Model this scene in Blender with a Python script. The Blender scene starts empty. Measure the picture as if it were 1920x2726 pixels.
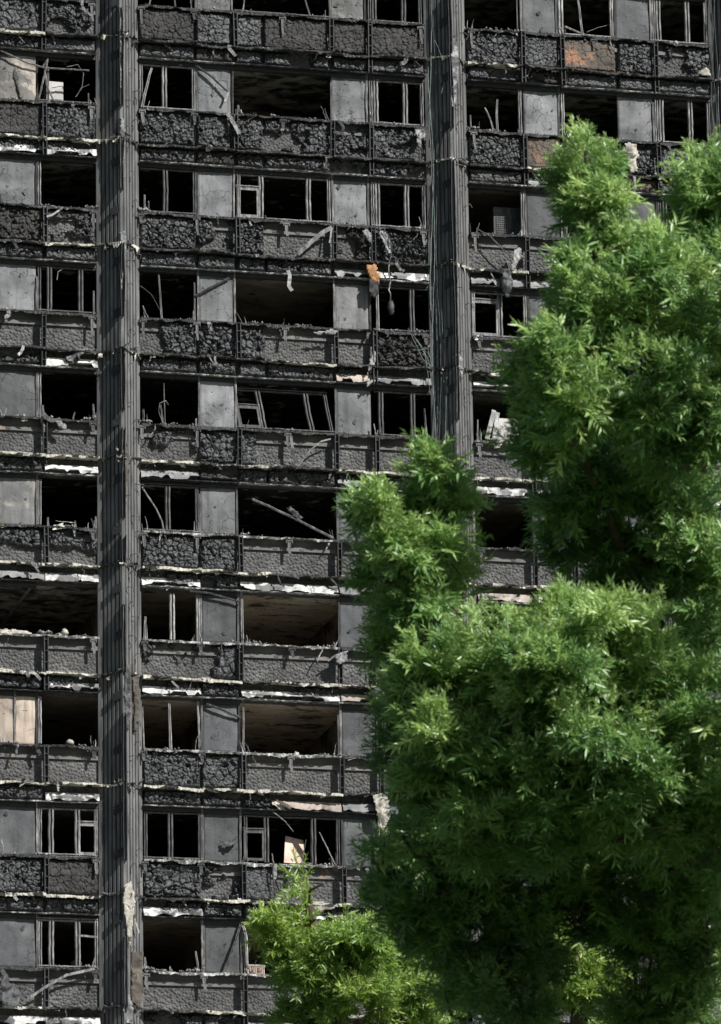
import bpy, math, random
import numpy as np
from mathutils import Vector, Matrix

rad = math.radians
# ---------------------------------------------------------------- camera, sky, sun, exposure
sc = bpy.context.scene
COL = sc.collection
CAM = np.array([-27.054, -126.547, 1.623])
YAW, PITCH, ROLL, FPX = 0.2507177, rad(15.0), -0.0161642, 15154.27
PW, PH = 1920.0, 2726.0


def cam_axes():
    cy, sy, cp, sp = math.cos(YAW), math.sin(YAW), math.cos(PITCH), math.sin(PITCH)
    f = np.array([sy * cp, cy * cp, sp]); r = np.array([cy, -sy, 0.0]); u = np.cross(r, f)
    cr, sr = math.cos(ROLL), math.sin(ROLL)
    return cr * r + sr * u, -sr * r + cr * u, f


RX, UX, FX = cam_axes()
cd = bpy.data.cameras.new('camera')
cam = bpy.data.objects.new('camera', cd); COL.objects.link(cam)
M = Matrix.Identity(4)
for i in range(3):
    M[i][0], M[i][1], M[i][2], M[i][3] = RX[i], UX[i], -FX[i], CAM[i]
cam.matrix_world = M
cd.sensor_fit = 'VERTICAL'; cd.sensor_height = 36.0; cd.sensor_width = 36.0
cd.lens = FPX / PH * 36.0
cd.clip_start = 0.5; cd.clip_end = 6000
cd.dof.use_dof = True; cd.dof.focus_distance = 138.0; cd.dof.aperture_fstop = 11.0
sc.camera = cam

TO_SUN = Vector((0.72, -1.0, 1.02)).normalized()
SUN_EL = math.asin(TO_SUN.z)
world = bpy.data.worlds.new('World'); sc.world = world; world.use_nodes = True
wn = world.node_tree.nodes; wl = world.node_tree.links
bgn = wn['Background']; bgn.inputs['Strength'].default_value = 0.05
sky = wn.new('ShaderNodeTexSky'); sky.sky_type = 'NISHITA'; sky.sun_disc = False
sky.sun_elevation = SUN_EL; sky.sun_rotation = math.atan2(TO_SUN.x, TO_SUN.y)
wl.new(sky.outputs[0], bgn.inputs[0])
sd = bpy.data.lights.new('sun', 'SUN'); sd.energy = 5.0; sd.angle = rad(0.53); sd.color = (1.0, 0.985, 0.96)
sun = bpy.data.objects.new('sun', sd); COL.objects.link(sun)
sun.rotation_euler = (-TO_SUN).to_track_quat('-Z', 'Y').to_euler()
sun.location = (30, -60, 90)
sc.view_settings.view_transform = 'Standard'; sc.view_settings.look = 'None'
sc.view_settings.exposure = 0.43; sc.view_settings.gamma = 1.0
sc.view_settings.use_curve_mapping = False
sc.cycles.max_bounces = 6; sc.cycles.diffuse_bounces = 4; sc.cycles.transparent_max_bounces = 4

S17 = 1920.0 / 1617.0


def ray(px, py):
    d = (px * S17 - PW / 2) / FPX * RX - (py * S17 - PH / 2) / FPX * UX + FX
    return d


def P(px, py, y=0.0):
    """where the line of sight through a spot of the photograph meets the plane y on the facade"""
    d = ray(px, py); t = (y - CAM[1]) / d[1]
    return np.array(CAM + t * d)


def at_dist(px, py, dist):
    d = ray(px, py)
    return np.array(CAM + d * dist)


# ---------------------------------------------------------------- numpy noise
def hsh(ix, iy, seed):
    ix = ix.astype(np.int64); iy = iy.astype(np.int64)
    h = (ix * 374761393 + iy * 668265263 + seed * 1442695041) & 0xFFFFFFFF
    h = ((h ^ (h >> 13)) * 1274126177) & 0xFFFFFFFF
    h = ((h ^ (h >> 16)) * 2246822519) & 0xFFFFFFFF
    h = h ^ (h >> 15)
    return (h & 0xFFFFFF) / float(0x1000000)


def vnoise(x, y, seed):
    ix = np.floor(x); iy = np.floor(y); fx = x - ix; fy = y - iy
    fx = fx * fx * (3 - 2 * fx); fy = fy * fy * (3 - 2 * fy)
    a = hsh(ix, iy, seed); b = hsh(ix + 1, iy, seed); c = hsh(ix, iy + 1, seed); d = hsh(ix + 1, iy + 1, seed)
    return (a * (1 - fx) + b * fx) * (1 - fy) + (c * (1 - fx) + d * fx) * fy


def fbm(x, y, seed, octs=3):
    x = np.asarray(x, float); y = np.asarray(y, float)
    s = 0; a = 0.5; t = 0
    for o in range(octs):
        s = s + a * vnoise(x, y, seed + o * 17); t += a; a *= 0.5; x = x * 2.03; y = y * 2.03
    return s / t


def voronoi(x, y, cell, seed):
    X = x / cell; Y = y / cell; ix = np.floor(X); iy = np.floor(Y)
    d1 = np.full(x.shape, 9.0); d2 = np.full(x.shape, 9.0); cid = np.zeros(x.shape)
    px = np.zeros(x.shape); py = np.zeros(x.shape)
    for i in (-1, 0, 1):
        for j in (-1, 0, 1):
            cx = ix + i; cy = iy + j
            sx = cx + 0.5 + (hsh(cx, cy, seed) - 0.5) * 0.95; sy = cy + 0.5 + (hsh(cx, cy, seed + 5) - 0.5) * 0.95
            d = np.hypot(X - sx, Y - sy)
            near = d < d1
            d2 = np.where(near, d1, np.minimum(d2, d))
            cid = np.where(near, hsh(cx, cy, seed + 9), cid)
            px = np.where(near, sx, px); py = np.where(near, sy, py)
            d1 = np.where(near, d, d1)
    return d1, d2, cid, (X - px), (Y - py)


def sstep(a, b, x):
    t = np.clip((x - a) / (b - a), 0, 1); return t * t * (3 - 2 * t)


# ---------------------------------------------------------------- objects
def link(name, me, parent=None, mat=None):
    o = bpy.data.objects.new(name, me); COL.objects.link(o)
    if mat is not None and len(me.materials) == 0:
        me.materials.append(mat)
    if parent is not None:
        o.parent = parent
    return o


def tag(o, label=None, cat=None, group=None, kind=None):
    if label: o['label'] = label
    if cat: o['category'] = cat
    if group: o['group'] = group
    if kind: o['kind'] = kind
    return o


def empty(name, loc=(0, 0, 0)):
    o = bpy.data.objects.new(name, None); COL.objects.link(o); o.location = loc; o.empty_display_size = 0.2
    return o


def np_mesh(name, v, f, smooth=False):
    v = np.ascontiguousarray(v, dtype=np.float32); f = np.ascontiguousarray(f, dtype=np.int32)
    me = bpy.data.meshes.new(name); n = f.shape[1]
    me.vertices.add(len(v)); me.vertices.foreach_set('co', v.ravel())
    me.loops.add(f.size); me.loops.foreach_set('vertex_index', f.ravel())
    me.polygons.add(len(f)); me.polygons.foreach_set('loop_start', np.arange(0, f.size, n, dtype=np.int32))
    me.polygons.foreach_set('loop_total', np.full(len(f), n, dtype=np.int32))
    if smooth:
        me.polygons.foreach_set('use_smooth', np.ones(len(f), dtype=bool))
    me.update(calc_edges=True)
    return me


class MB:
    def __init__(s): s.v = []; s.f = []

    def add(s, v, f):
        b = len(s.v); s.v += [tuple(p) for p in v]; s.f += [tuple(i + b for i in q) for q in f]

    def box(s, x0, x1, y0, y1, z0, z1):
        v = [(x0, y0, z0), (x1, y0, z0), (x1, y1, z0), (x0, y1, z0), (x0, y0, z1), (x1, y0, z1), (x1, y1, z1), (x0, y1, z1)]
        s.add(v, [(0, 3, 2, 1), (4, 5, 6, 7), (0, 1, 5, 4), (1, 2, 6, 5), (2, 3, 7, 6), (3, 0, 4, 7)])

    def prism(s, prof, x0, x1):
        """profile of (y, z) run along x, counter-clockwise seen from +x"""
        n = len(prof)
        v = [(x0, y, z) for y, z in prof] + [(x1, y, z) for y, z in prof]
        f = [(i, (i + 1) % n, (i + 1) % n + n, i + n) for i in range(n)]
        s.add(v, f + [tuple(range(n))[::-1], tuple(range(n, 2 * n))])

    def bar(s, pts, w, d, prof='box', wob=0.0, step=0.12, ref=(0, -1, 0), taper=1.0):
        pts = [np.array(p, float) for p in pts]
        path = []
        for a, b in zip(pts[:-1], pts[1:]):
            n = max(1, int(np.linalg.norm(b - a) / step))
            for i in range(n):
                path.append(a + (b - a) * i / n)
        path.append(pts[-1]); n = len(path)
        if prof == 'groove':
            cs = [(-.5, .5), (-.5, -.35), (-.32, -.5), (-.2, -.5), (-.14, .35), (.08, .35), (.14, -.5), (.36, -.5), (.5, -.3), (.5, .5)]
        elif prof == 'round':
            cs = [(.5 * math.cos(t), .5 * math.sin(t)) for t in [i * math.pi / 3 for i in range(6)]]
        else:
            cs = [(-.5, .5), (-.5, -.5), (.5, -.5), (.5, .5)]
        ref = np.array(ref, float); rings = []
        for i, p in enumerate(path):
            t = path[min(i + 1, n - 1)] - path[max(i - 1, 0)]; t = t / (np.linalg.norm(t) + 1e-9)
            r = ref if abs(np.dot(ref, t)) < 0.95 else np.array([1.0, 0, 0])
            side = np.cross(t, -r); side /= np.linalg.norm(side) + 1e-9
            fr = np.cross(side, t)
            if np.dot(fr, r) < 0: fr = -fr
            o = np.array([RNG.gauss(0, wob), RNG.gauss(0, wob), RNG.gauss(0, wob)]) if wob else 0
            k = 1 + (taper - 1) * i / max(1, n - 1)
            rings.append([p + o + side * (a * w * k) - fr * (b * d * k) * -1 * -1 for a, b in cs])
        m = len(cs); v = [q for r in rings for q in r]; f = []
        for i in range(n - 1):
            for j in range(m):
                f.append((i * m + j, i * m + (j + 1) % m, (i + 1) * m + (j + 1) % m, (i + 1) * m + j))
        f += [tuple(range(m))[::-1], tuple(range((n - 1) * m, n * m))]
        s.add(v, f)

    def mesh(s, name):
        me = bpy.data.meshes.new(name); me.from_pydata([tuple(map(float, p)) for p in s.v], [], s.f); me.update(); return me

    def build(s, name, mat, parent=None):
        return link(name, s.mesh(name), parent, mat)


RNG = random.Random(7)


# ---------------------------------------------------------------- materials
def nmat(name):
    m = bpy.data.materials.new(name); m.use_nodes = True
    nt = m.node_tree; b = nt.nodes['Principled BSDF']
    return m, nt, b


def N(nt, t, **kw):
    n = nt.nodes.new(t)
    for k, v in kw.items():
        if k in n.inputs: n.inputs[k].default_value = v
        else: setattr(n, k, v)
    return n


def noise(nt, co, scale, detail=4, rough=0.6, dist=0.0):
    n = N(nt, 'ShaderNodeTexNoise', Scale=scale, Detail=detail, Roughness=rough, Distortion=dist)
    nt.links.new(co, n.inputs['Vector']); return n.outputs[0]


def ramp(nt, src, stops):
    r = N(nt, 'ShaderNodeValToRGB'); e = r.color_ramp.elements
    while len(e) < len(stops): e.new(0.5)
    for el, (p, c) in zip(e, stops):
        el.position = p; el.color = (c, c, c, 1) if not isinstance(c, tuple) else (*c, 1)
    nt.links.new(src, r.inputs[0]); return r.outputs[0]


def mixc(nt, fac, a, b):
    m = N(nt, 'ShaderNodeMix', data_type='RGBA')
    for s, x in ((m.inputs[0], fac), (m.inputs[6], a), (m.inputs[7], b)):
        if isinstance(x, (int, float)): s.default_value = x
        elif isinstance(x, tuple): s.default_value = (*x, 1)
        else: nt.links.new(x, s)
    return m.outputs[2]


def bump(nt, b, h, strength, dist):
    n = N(nt, 'ShaderNodeBump', Strength=strength, Distance=dist)
    nt.links.new(h, n.inputs['Height']); nt.links.new(n.outputs[0], b.inputs['Normal'])


def objco(nt, scale=None):
    t = N(nt, 'ShaderNodeTexCoord').outputs['Object']
    if scale:
        mp = N(nt, 'ShaderNodeMapping'); mp.inputs['Scale'].default_value = scale
        nt.links.new(t, mp.inputs[0]); return mp.outputs[0]
    return t


def mat_mottled(name, stops, scale=3.0, rough=0.8, bscale=60, bstr=0.4, bdist=0.01, spec=0.3, detail=6, stretch=None, fleck=None, metal=0.0, coat2=None):
    """stained surface: colour by broad noise, optional flecks of a second colour, fine bump"""
    m, nt, b = nmat(name); co = objco(nt, stretch)
    c = ramp(nt, noise(nt, co, scale, detail, 0.65, 0.4), stops)
    if coat2:
        lo, hi, sc2, col2 = coat2
        c = mixc(nt, ramp(nt, noise(nt, co, sc2, 5, 0.6, 0.6), [(lo, 0.0), (hi, 1.0)]), c, col2)
    if fleck:
        lo, hi, fs, col = fleck
        c = mixc(nt, ramp(nt, noise(nt, co, fs, 3, 0.7), [(lo, 0.0), (hi, 1.0)]), c, col)
    nt.links.new(c, b.inputs['Base Color'])
    b.inputs['Roughness'].default_value = rough; b.inputs['Specular IOR Level'].default_value = spec
    b.inputs['Metallic'].default_value = metal
    bump(nt, b, noise(nt, co, bscale, 4, 0.7), bstr, bdist)
    return m


MAT = {}
MAT['char'] = mat_mottled('charred_foam', [(0.28, (.009, .0095, .0105)), (0.5, (.024, .025, .027)), (0.72, (.075, .076, .079))], 3.2, 0.55, 70, 0.5, 0.012, 0.5, fleck=(0.62, 0.70, 20, (.26, .258, .25)))
MAT['char_brown'] = mat_mottled('charred_foam_brown', [(0.25, (.014, .0135, .013)), (0.55, (.034, .0325, .031)), (0.8, (.085, .079, .073))], 4, 0.7, 70, 0.5, 0.012, 0.35, fleck=(0.68, 0.76, 22, (.30, .27, .23)))
MAT['char_orange'] = mat_mottled('scorched_foam', [(0.25, (.03, .028, .026)), (0.5, (.10, .085, .07)), (0.8, (.2, .16, .13))], 3, 0.8, 60, 0.5, 0.012, 0.25, coat2=(0.56, 0.63, 1.7, (.30, .165, .105)))


def mat_pebble():
    m, nt, b = nmat('pebbledash_concrete'); co = objco(nt)
    v = N(nt, 'ShaderNodeTexVoronoi', feature='SMOOTH_F1', Scale=15.0, Randomness=1.0)
    v.inputs['Smoothness'].default_value = 0.25
    nt.links.new(co, v.inputs['Vector'])
    v2 = N(nt, 'ShaderNodeTexVoronoi', feature='F1', Scale=15.0); nt.links.new(co, v2.inputs['Vector'])
    big = ramp(nt, noise(nt, co, 1.1, 5, 0.6), [(0.3, (.044, .0435, .043)), (0.52, (.093, .0915, .089)), (0.75, (.17, .167, .161))])
    hsv = N(nt, 'ShaderNodeSeparateColor'); nt.links.new(v2.outputs['Color'], hsv.inputs[0])
    st = ramp(nt, hsv.outputs[0], [(0.0, 0.55), (1.0, 1.0)])
    mu = N(nt, 'ShaderNodeMix', data_type='RGBA', blend_type='MULTIPLY'); mu.inputs[0].default_value = 1.0
    nt.links.new(big, mu.inputs[6]); nt.links.new(st, mu.inputs[7])
    nt.links.new(mu.outputs[2], b.inputs['Base Color'])
    b.inputs['Roughness'].default_value = 0.75
    inv = N(nt, 'ShaderNodeMath', operation='MULTIPLY'); inv.inputs[1].default_value = -1.0
    nt.links.new(v.outputs['Distance'], inv.inputs[0])
    bump(nt, b, inv.outputs[0], 1.0, 0.045)
    return m


MAT['pebble'] = mat_pebble()
MAT['column'] = mat_mottled('sooty_column_concrete', [(0.3, (.05, .0505, .052)), (0.5, (.12, .119, .117)), (0.72, (.20, .197, .19))], 1.6, 0.8, 45, 0.35, 0.01, 0.3, stretch=(3.0, 3.0, 0.6), fleck=(0.62, 0.72, 30, (.05, .05, .05)))
MAT['band'] = mat_mottled('smooth_band', [(0.3, (.05, .048, .048)), (0.55, (.11, .105, .10)), (0.8, (.19, .175, .16))], 1.2, 0.6, 40, 0.15, 0.006, 0.4, coat2=(0.6, 0.7, 1.3, (.26, .19, .13)))
MAT['dark'] = mat_mottled('soot_black_metal', [(0.3, (.008, .008, .009)), (0.6, (.02, .02, .0215)), (0.85, (.06, .059, .058))], 6, 0.6, 60, 0.4, 0.01, 0.4, fleck=(0.64, 0.70, 34, (.22, .215, .2)))
MAT['sill'] = mat_mottled('burnt_sill', [(0.3, (.014, .014, .015)), (0.55, (.035, .035, .036)), (0.8, (.10, .097, .093))], 7, 0.65, 60, 0.5, 0.012, 0.35, fleck=(0.60, 0.68, 20, (.30, .29, .275)))
MAT['sill_ash'] = mat_mottled('ash_covered_sill', [(0.34, (.03, .03, .03)), (0.5, (.18, .178, .17)), (0.64, (.66, .65, .63))], 8, 0.8, 60, 0.6, 0.012, 0.2)
MAT['barrier_dark'] = mat_mottled('burnt_barrier', [(0.3, (.015, .015, .016)), (0.55, (.05, .048, .046)), (0.78, (.22, .21, .19))], 7, 0.75, 60, 0.6, 0.014, 0.3, fleck=(0.63, 0.69, 14, (.40, .38, .32)))
MAT['barrier_pale'] = mat_mottled('pale_barrier', [(0.3, (.16, .153, .135)), (0.44, (.48, .46, .39)), (0.7, (.74, .71, .61))], 5, 0.85, 50, 0.7, 0.014, 0.2, coat2=(0.52, 0.56, 2.6, (.035, .034, .032)), fleck=(.60, .66, 12, (.06, .057, .05)))
MAT['fascia'] = mat_mottled('pale_fascia', [(0.3, (.20, .193, .183)), (0.48, (.50, .487, .465)), (0.66, (.74, .73, .71))], 2.4, 0.45, 30, 0.1, 0.004, 0.5, coat2=(0.47, 0.55, 2.3, (.05, .049, .048)), fleck=(0.70, 0.76, 16, (.06, .055, .05)))
MAT['fascia_pink'] = mat_mottled('scorched_fascia', [(0.3, (.16, .13, .11)), (0.5, (.36, .29, .24)), (0.7, (.5, .43, .37))], 2.0, 0.55, 30, 0.1, 0.004, 0.4, coat2=(0.5, 0.62, 2.2, (.06, .055, .05)))
MAT['fascia_grey'] = mat_mottled('sooty_fascia', [(0.3, (.05, .05, .052)), (0.5, (.12, .12, .12)), (0.7, (.30, .295, .29))], 1.6, 0.5, 30, 0.1, 0.004, 0.4)
MAT['frame_dark'] = mat_mottled('burnt_frame_dark', [(0.3, (.02, .02, .02)), (0.5, (.05, .049, .048)), (0.75, (.16, .156, .15))], 6, 0.55, 70, 0.5, 0.008, 0.4, stretch=(2, 2, .6), fleck=(0.62, .7, 30, (.03, .03, .03)))
MAT['frame_grey'] = mat_mottled('burnt_frame_grey', [(0.3, (.045, .045, .044)), (0.5, (.145, .142, .138)), (0.72, (.38, .372, .36))], 5, 0.55, 70, 0.5, 0.008, 0.4, stretch=(2, 2, .6), fleck=(0.64, .70, 26, (.04, .04, .04)))
MAT['frame_pale'] = mat_mottled('ash_pale_frame', [(0.3, (.09, .088, .086)), (0.5, (.24, .233, .225)), (0.7, (.60, .59, .56))], 5, 0.6, 70, 0.4, 0.008, 0.35, stretch=(2, 2, .6), fleck=(0.62, .70, 22, (.08, .075, .07)))
MAT['sheet'] = mat_mottled('torn_sheet_metal', [(0.3, (.05, .05, .052)), (0.5, (.12, .12, .123)), (0.72, (.28, .276, .27))], 3, 0.5, 40, 0.4, 0.008, 0.5, coat2=(0.58, 0.66, 6, (.05, .05, .05)))
MAT['cream'] = mat_mottled('cream_debris', [(0.3, (.14, .125, .105)), (0.5, (.36, .335, .285)), (0.72, (.66, .63, .56))], 5, 0.8, 40, 0.5, 0.01, 0.25, coat2=(0.58, 0.66, 5, (.09, .08, .07)))
MAT['orange'] = mat_mottled('orange_foam', [(0.3, (.24, .115, .055)), (0.5, (.42, .215, .10)), (0.75, (.54, .31, .16))], 6, 0.9, 40, 0.7, 0.02, 0.2, coat2=(0.60, 0.66, 7, (.12, .09, .07)))
MAT['ash'] = mat_mottled('ash_rubble', [(0.3, (.05, .05, .05)), (0.5, (.17, .165, .16)), (0.7, (.50, .48, .45))], 5, 0.85, 40, 0.6, 0.01, 0.2)
MAT['brown_board'] = mat_mottled('scorched_board', [(0.3, (.04, .036, .031)), (0.5, (.095, .083, .07)), (0.72, (.20, .175, .145))], 3, 0.8, 50, 0.5, 0.01, 0.2)
MAT['pinkish'] = mat_mottled('pink_plasterboard', [(0.3, (.40, .26, .2)), (0.5, (.60, .44, .36)), (0.72, (.7, .56, .48))], 2, 0.8, 30, 0.4, 0.01, 0.2, coat2=(0.62, 0.66, 7, (.09, .06, .05)), stretch=(1, 1, .5))
MAT['room'] = mat_mottled('sooted_room', [(0.3, (.015, .014, .013)), (0.55, (.04, .037, .034)), (0.8, (.10, .092, .084))], 1.5, 0.9, 20, 0.3, 0.01, 0.15)
MAT['floorroom'] = mat_mottled('burnt_floor', [(0.3, (.16, .152, .14)), (0.6, (.34, .325, .30)), (0.85, (.46, .44, .41))], 2.5, 0.9, 20, 0.6, 0.02, 0.15)
MAT['floor_pale'] = mat_mottled('bounce_floor', [(0.3, (.32, .30, .27)), (0.6, (.52, .49, .45)), (0.85, (.62, .59, .55))], 2.5, 0.9, 20, 0.6, 0.02, 0.15)  # unseen floor made paler to bounce more light onto the brown ceilings
MAT['room_pale'] = mat_mottled('smoked_wall', [(0.3, (.05, .043, .036)), (0.5, (.20, .17, .14)), (0.7, (.36, .31, .255))], 1.3, 0.9, 20, 0.3, 0.01, 0.15, coat2=(.52, .62, 1.2, (.04, .036, .032)))
MAT['ceil_black'] = mat_mottled('soot_ceiling', [(0.4, (.014, .013, .013)), (0.7, (.04, .036, .033))], 2.0, 0.9, 20, 0.3, 0.01, 0.2, coat2=(0.58, 0.64, 3, (.30, .28, .25)), stretch=(.9, 1.25, 1))
MAT['ceil_patch'] = mat_mottled('peeling_ceiling', [(0.4, (.035, .032, .03)), (0.7, (.08, .072, .064))], 2.0, 0.9, 20, 0.3, 0.01, 0.2, coat2=(0.44, 0.60, 2.0, (.40, .37, .33)), stretch=(.9, 1.25, 1))
MAT['ceil_brown'] = mat_mottled('smoked_ceiling', [(0.3, (.42, .345, .26)), (0.5, (.64, .54, .42)), (0.7, (.76, .67, .55))], 1.2, 0.9, 20, 0.2, 0.01, 0.2, coat2=(0.54, 0.64, 1.9, (.10, .082, .064)), fleck=(.6, .66, 9, (.07, .058, .046)), stretch=(.8, 1.3, 1))
MAT['ceil_dim'] = mat_mottled('dark_smoked_ceiling', [(0.3, (.10, .088, .075)), (0.5, (.24, .205, .165)), (0.7, (.40, .34, .28))], 1.4, 0.9, 20, 0.2, 0.01, 0.2, coat2=(0.60, 0.66, 3, (.015, .014, .013)), stretch=(.8, 1.3, 1))


def mat_panel(name, c0, c1, c2, crack=0.56, warm=None):
    """painted infill board: smoke clouds, patches of crazed and flaked paint"""
    m, nt, b = nmat(name); co = objco(nt)
    c = ramp(nt, noise(nt, co, 1.5, 5, 0.55, 0.5), [(0.3, c0), (0.5, c1), (0.72, c2)])
    if warm:
        c = mixc(nt, ramp(nt, noise(nt, co, 1.1, 4, 0.55, 0.7), [(warm[0], 0.0), (warm[1], 1.0)]), c, warm[2])
    wco = N(nt, 'ShaderNodeVectorMath', operation='ADD')
    nn = N(nt, 'ShaderNodeTexNoise', Scale=7.0, Detail=3.0); nt.links.new(co, nn.inputs['Vector'])
    sc_ = N(nt, 'ShaderNodeVectorMath', operation='SCALE'); sc_.inputs['Scale'].default_value = 0.16
    nt.links.new(nn.outputs['Color'], sc_.inputs[0]); nt.links.new(co, wco.inputs[0]); nt.links.new(sc_.outputs[0], wco.inputs[1])
    vo = N(nt, 'ShaderNodeTexVoronoi', feature='DISTANCE_TO_EDGE', Scale=4.2); nt.links.new(wco.outputs[0], vo.inputs['Vector'])
    line = ramp(nt, vo.outputs['Distance'], [(0.0, 1.0), (0.028, 0.0)])
    zone = ramp(nt, noise(nt, co, 1.25, 3, 0.6, 0.3), [(crack, 0.0), (crack + 0.05, 1.0)])
    mul = N(nt, 'ShaderNodeMath', operation='MULTIPLY'); nt.links.new(line, mul.inputs[0]); nt.links.new(zone, mul.inputs[1])
    fl = ramp(nt, noise(nt, co, 6.5, 6, 0.7, 0.8), [(0.635, 0.0), (0.65, 1.0)])
    z2 = N(nt, 'ShaderNodeMath', operation='MAXIMUM'); nt.links.new(mul.outputs[0], z2.inputs[0]); nt.links.new(fl, z2.inputs[1])
    c = mixc(nt, z2.outputs[0], c, (.035, .034, .033))
    c = mixc(nt, ramp(nt, noise(nt, co, 48, 2, 0.6), [(0.74, 0.0), (0.78, 1.0)]), c, (.45, .44, .42))
    smp = N(nt, 'ShaderNodeMapping'); smp.inputs['Scale'].default_value = (5.0, 5.0, .45); nt.links.new(co, smp.inputs[0])
    c = mixc(nt, ramp(nt, noise(nt, smp.outputs[0], 1.2, 5, .65, .3), [(.48, 0.0), (.72, .62)]), c, (.028, .0275, .027))
    oi = N(nt, 'ShaderNodeObjectInfo'); mr = N(nt, 'ShaderNodeMapRange'); mr.inputs['To Min'].default_value = .75; mr.inputs['To Max'].default_value = 1.35
    nt.links.new(oi.outputs['Random'], mr.inputs['Value'])
    vm = N(nt, 'ShaderNodeVectorMath', operation='SCALE'); nt.links.new(c, vm.inputs[0]); nt.links.new(mr.outputs[0], vm.inputs['Scale']); c = vm.outputs[0]
    nt.links.new(c, b.inputs['Base Color'])
    b.inputs['Roughness'].default_value = 0.6; b.inputs['Specular IOR Level'].default_value = 0.35
    inv = N(nt, 'ShaderNodeMath', operation='MULTIPLY'); inv.inputs[1].default_value = -1.0
    nt.links.new(z2.outputs[0], inv.inputs[0])
    ad = N(nt, 'ShaderNodeMath', operation='ADD'); nt.links.new(inv.outputs[0], ad.inputs[0])
    nt.links.new(noise(nt, co, 5, 4, 0.6), ad.inputs[1])
    bump(nt, b, ad.outputs[0], 0.6, 0.02)
    return m


MAT['panel'] = mat_panel('smoked_board', (.068, .0695, .0725), (.128, .1305, .134), (.198, .20, .201), 0.52)
MAT['panel_warm'] = mat_panel('smoked_board_warm', (.075, .075, .0745), (.14, .139, .137), (.205, .202, .197), 0.54, (0.56, 0.66, (.37, .34, .28)))
MAT['panel_dark'] = mat_panel('smoked_board_dark', (.033, .0345, .0375), (.055, .0568, .0595), (.090, .0915, .093), 0.55)
MAT['panel_cream'] = mat_panel('scorched_cream_board', (.28, .225, .18), (.40, .325, .26), (.50, .42, .345), 0.64, (0.6, 0.72, (.10, .085, .075)))
MAT['panel_paper'] = mat_panel('peeled_board', (.07, .068, .065), (.145, .135, .122), (.23, .21, .185), 0.52, (0.52, 0.58, (.36, .315, .265)))


def mat_simple(name, col, rough=0.6, spec=0.4, metal=0.0):
    m, nt, b = nmat(name); b.inputs['Base Color'].default_value = (*col, 1)
    b.inputs['Roughness'].default_value = rough; b.inputs['Specular IOR Level'].default_value = spec; b.inputs['Metallic'].default_value = metal
    return m


MAT['cable'] = mat_mottled('weathered_cable', [(0.3, (.05, .065, .062)), (0.5, (.13, .165, .155)), (0.7, (.26, .31, .29))], 3, 0.5, 60, .2, .004, .4)
MAT['cable_dark'] = mat_mottled('burnt_cable', [(0.3, (.02, .02, .02)), (0.5, (.05, .05, .048)), (0.7, (.14, .14, .13))], 3, 0.6, 60, .2, .004, .4)
MAT['white'] = mat_mottled('white_enamel', [(0.3, (.28, .265, .25)), (0.5, (.42, .405, .385)), (0.7, (.56, .54, .52))], 3, 0.5, 40, .1, .004, .4, coat2=(0.62, .68, 5, (.22, .15, .10)))
MAT['bark'] = mat_mottled('bark', [(0.3, (.05, .04, .03)), (0.5, (.10, .08, .06)), (0.7, (.17, .14, .105))], 8, 0.9, 40, .8, .02, .2, stretch=(1, 1, .3))
MAT['ground'] = mat_mottled('bounce_paving', [(0.3, (.26, .255, .245)), (0.5, (.33, .325, .31)), (0.7, (.40, .393, .375))], 0.6, 0.9, 6, .5, .05, .2)
MAT['lawn'] = mat_mottled('lawn_grass', [(0.3, (.025, .045, .015)), (0.5, (.04, .065, .022)), (0.7, (.055, .08, .03))], 0.6, 0.9, 6, .5, .05, .2)
MAT['plain'] = mat_mottled('sooty_render', [(0.3, (.04, .04, .04)), (0.5, (.08, .078, .075)), (0.7, (.13, .125, .12))], .8, 0.9, 30, .3, .01, .2)

# ---------------------------------------------------------------- ground
mb = MB(); mb.add([(-3000, -3000, 0), (3000, -3000, 0), (3000, 3000, 0), (-3000, 3000, 0)], [(0, 1, 2, 3)])
tag(mb.build('ground', MAT['lawn']), kind='structure')
mb = MB(); mb.add([(-55, -48, .004), (75, -48, .004), (75, 60, .004), (-55, 60, .004)], [(0, 1, 2, 3)])
tag(mb.build('bounce_pavement', MAT['ground']), kind='structure')  # unseen pale sheet, added to bounce sunlight up into the ceilings

# ---------------------------------------------------------------- the burnt tower
ROW = 2.62
Z0 = 49.0                     # sill of the topmost storey in view
KS = list(range(-1, 11))


def zs(k): return Z0 - ROW * k


COLS = [(-1.0, 0.0), (7.16, 8.16), (14.44, 15.44)]
LEFT = -8.2
MID_SEG = [(0.02, 1.40), (1.42, 2.36), (2.40, 3.08), (3.10, 4.74), (4.80, 5.70), (5.76, 7.13)]
LEFT_SEG = [(-3.48, -2.32), (-2.28, -1.03)]
RIGHT_SEG = [(8.19, 9.57), (9.63, 10.55), (10.62, 12.0), (12.04, 12.98), (13.02, 14.41)]
BAYS = {'L': (LEFT, -1.0), 'M': (0.0, 7.16), 'R': (8.16, 14.44)}
tower = tag(empty('burnt_tower', (0, 0, 0)), 'fire blackened concrete tower block with bare window openings and fluted columns', 'tower block')
YC = 0.04                     # face of the concrete


def part(name, mbd, mat, parent=None):
    return mbd.build(name, MAT[mat], parent or tower)


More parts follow.
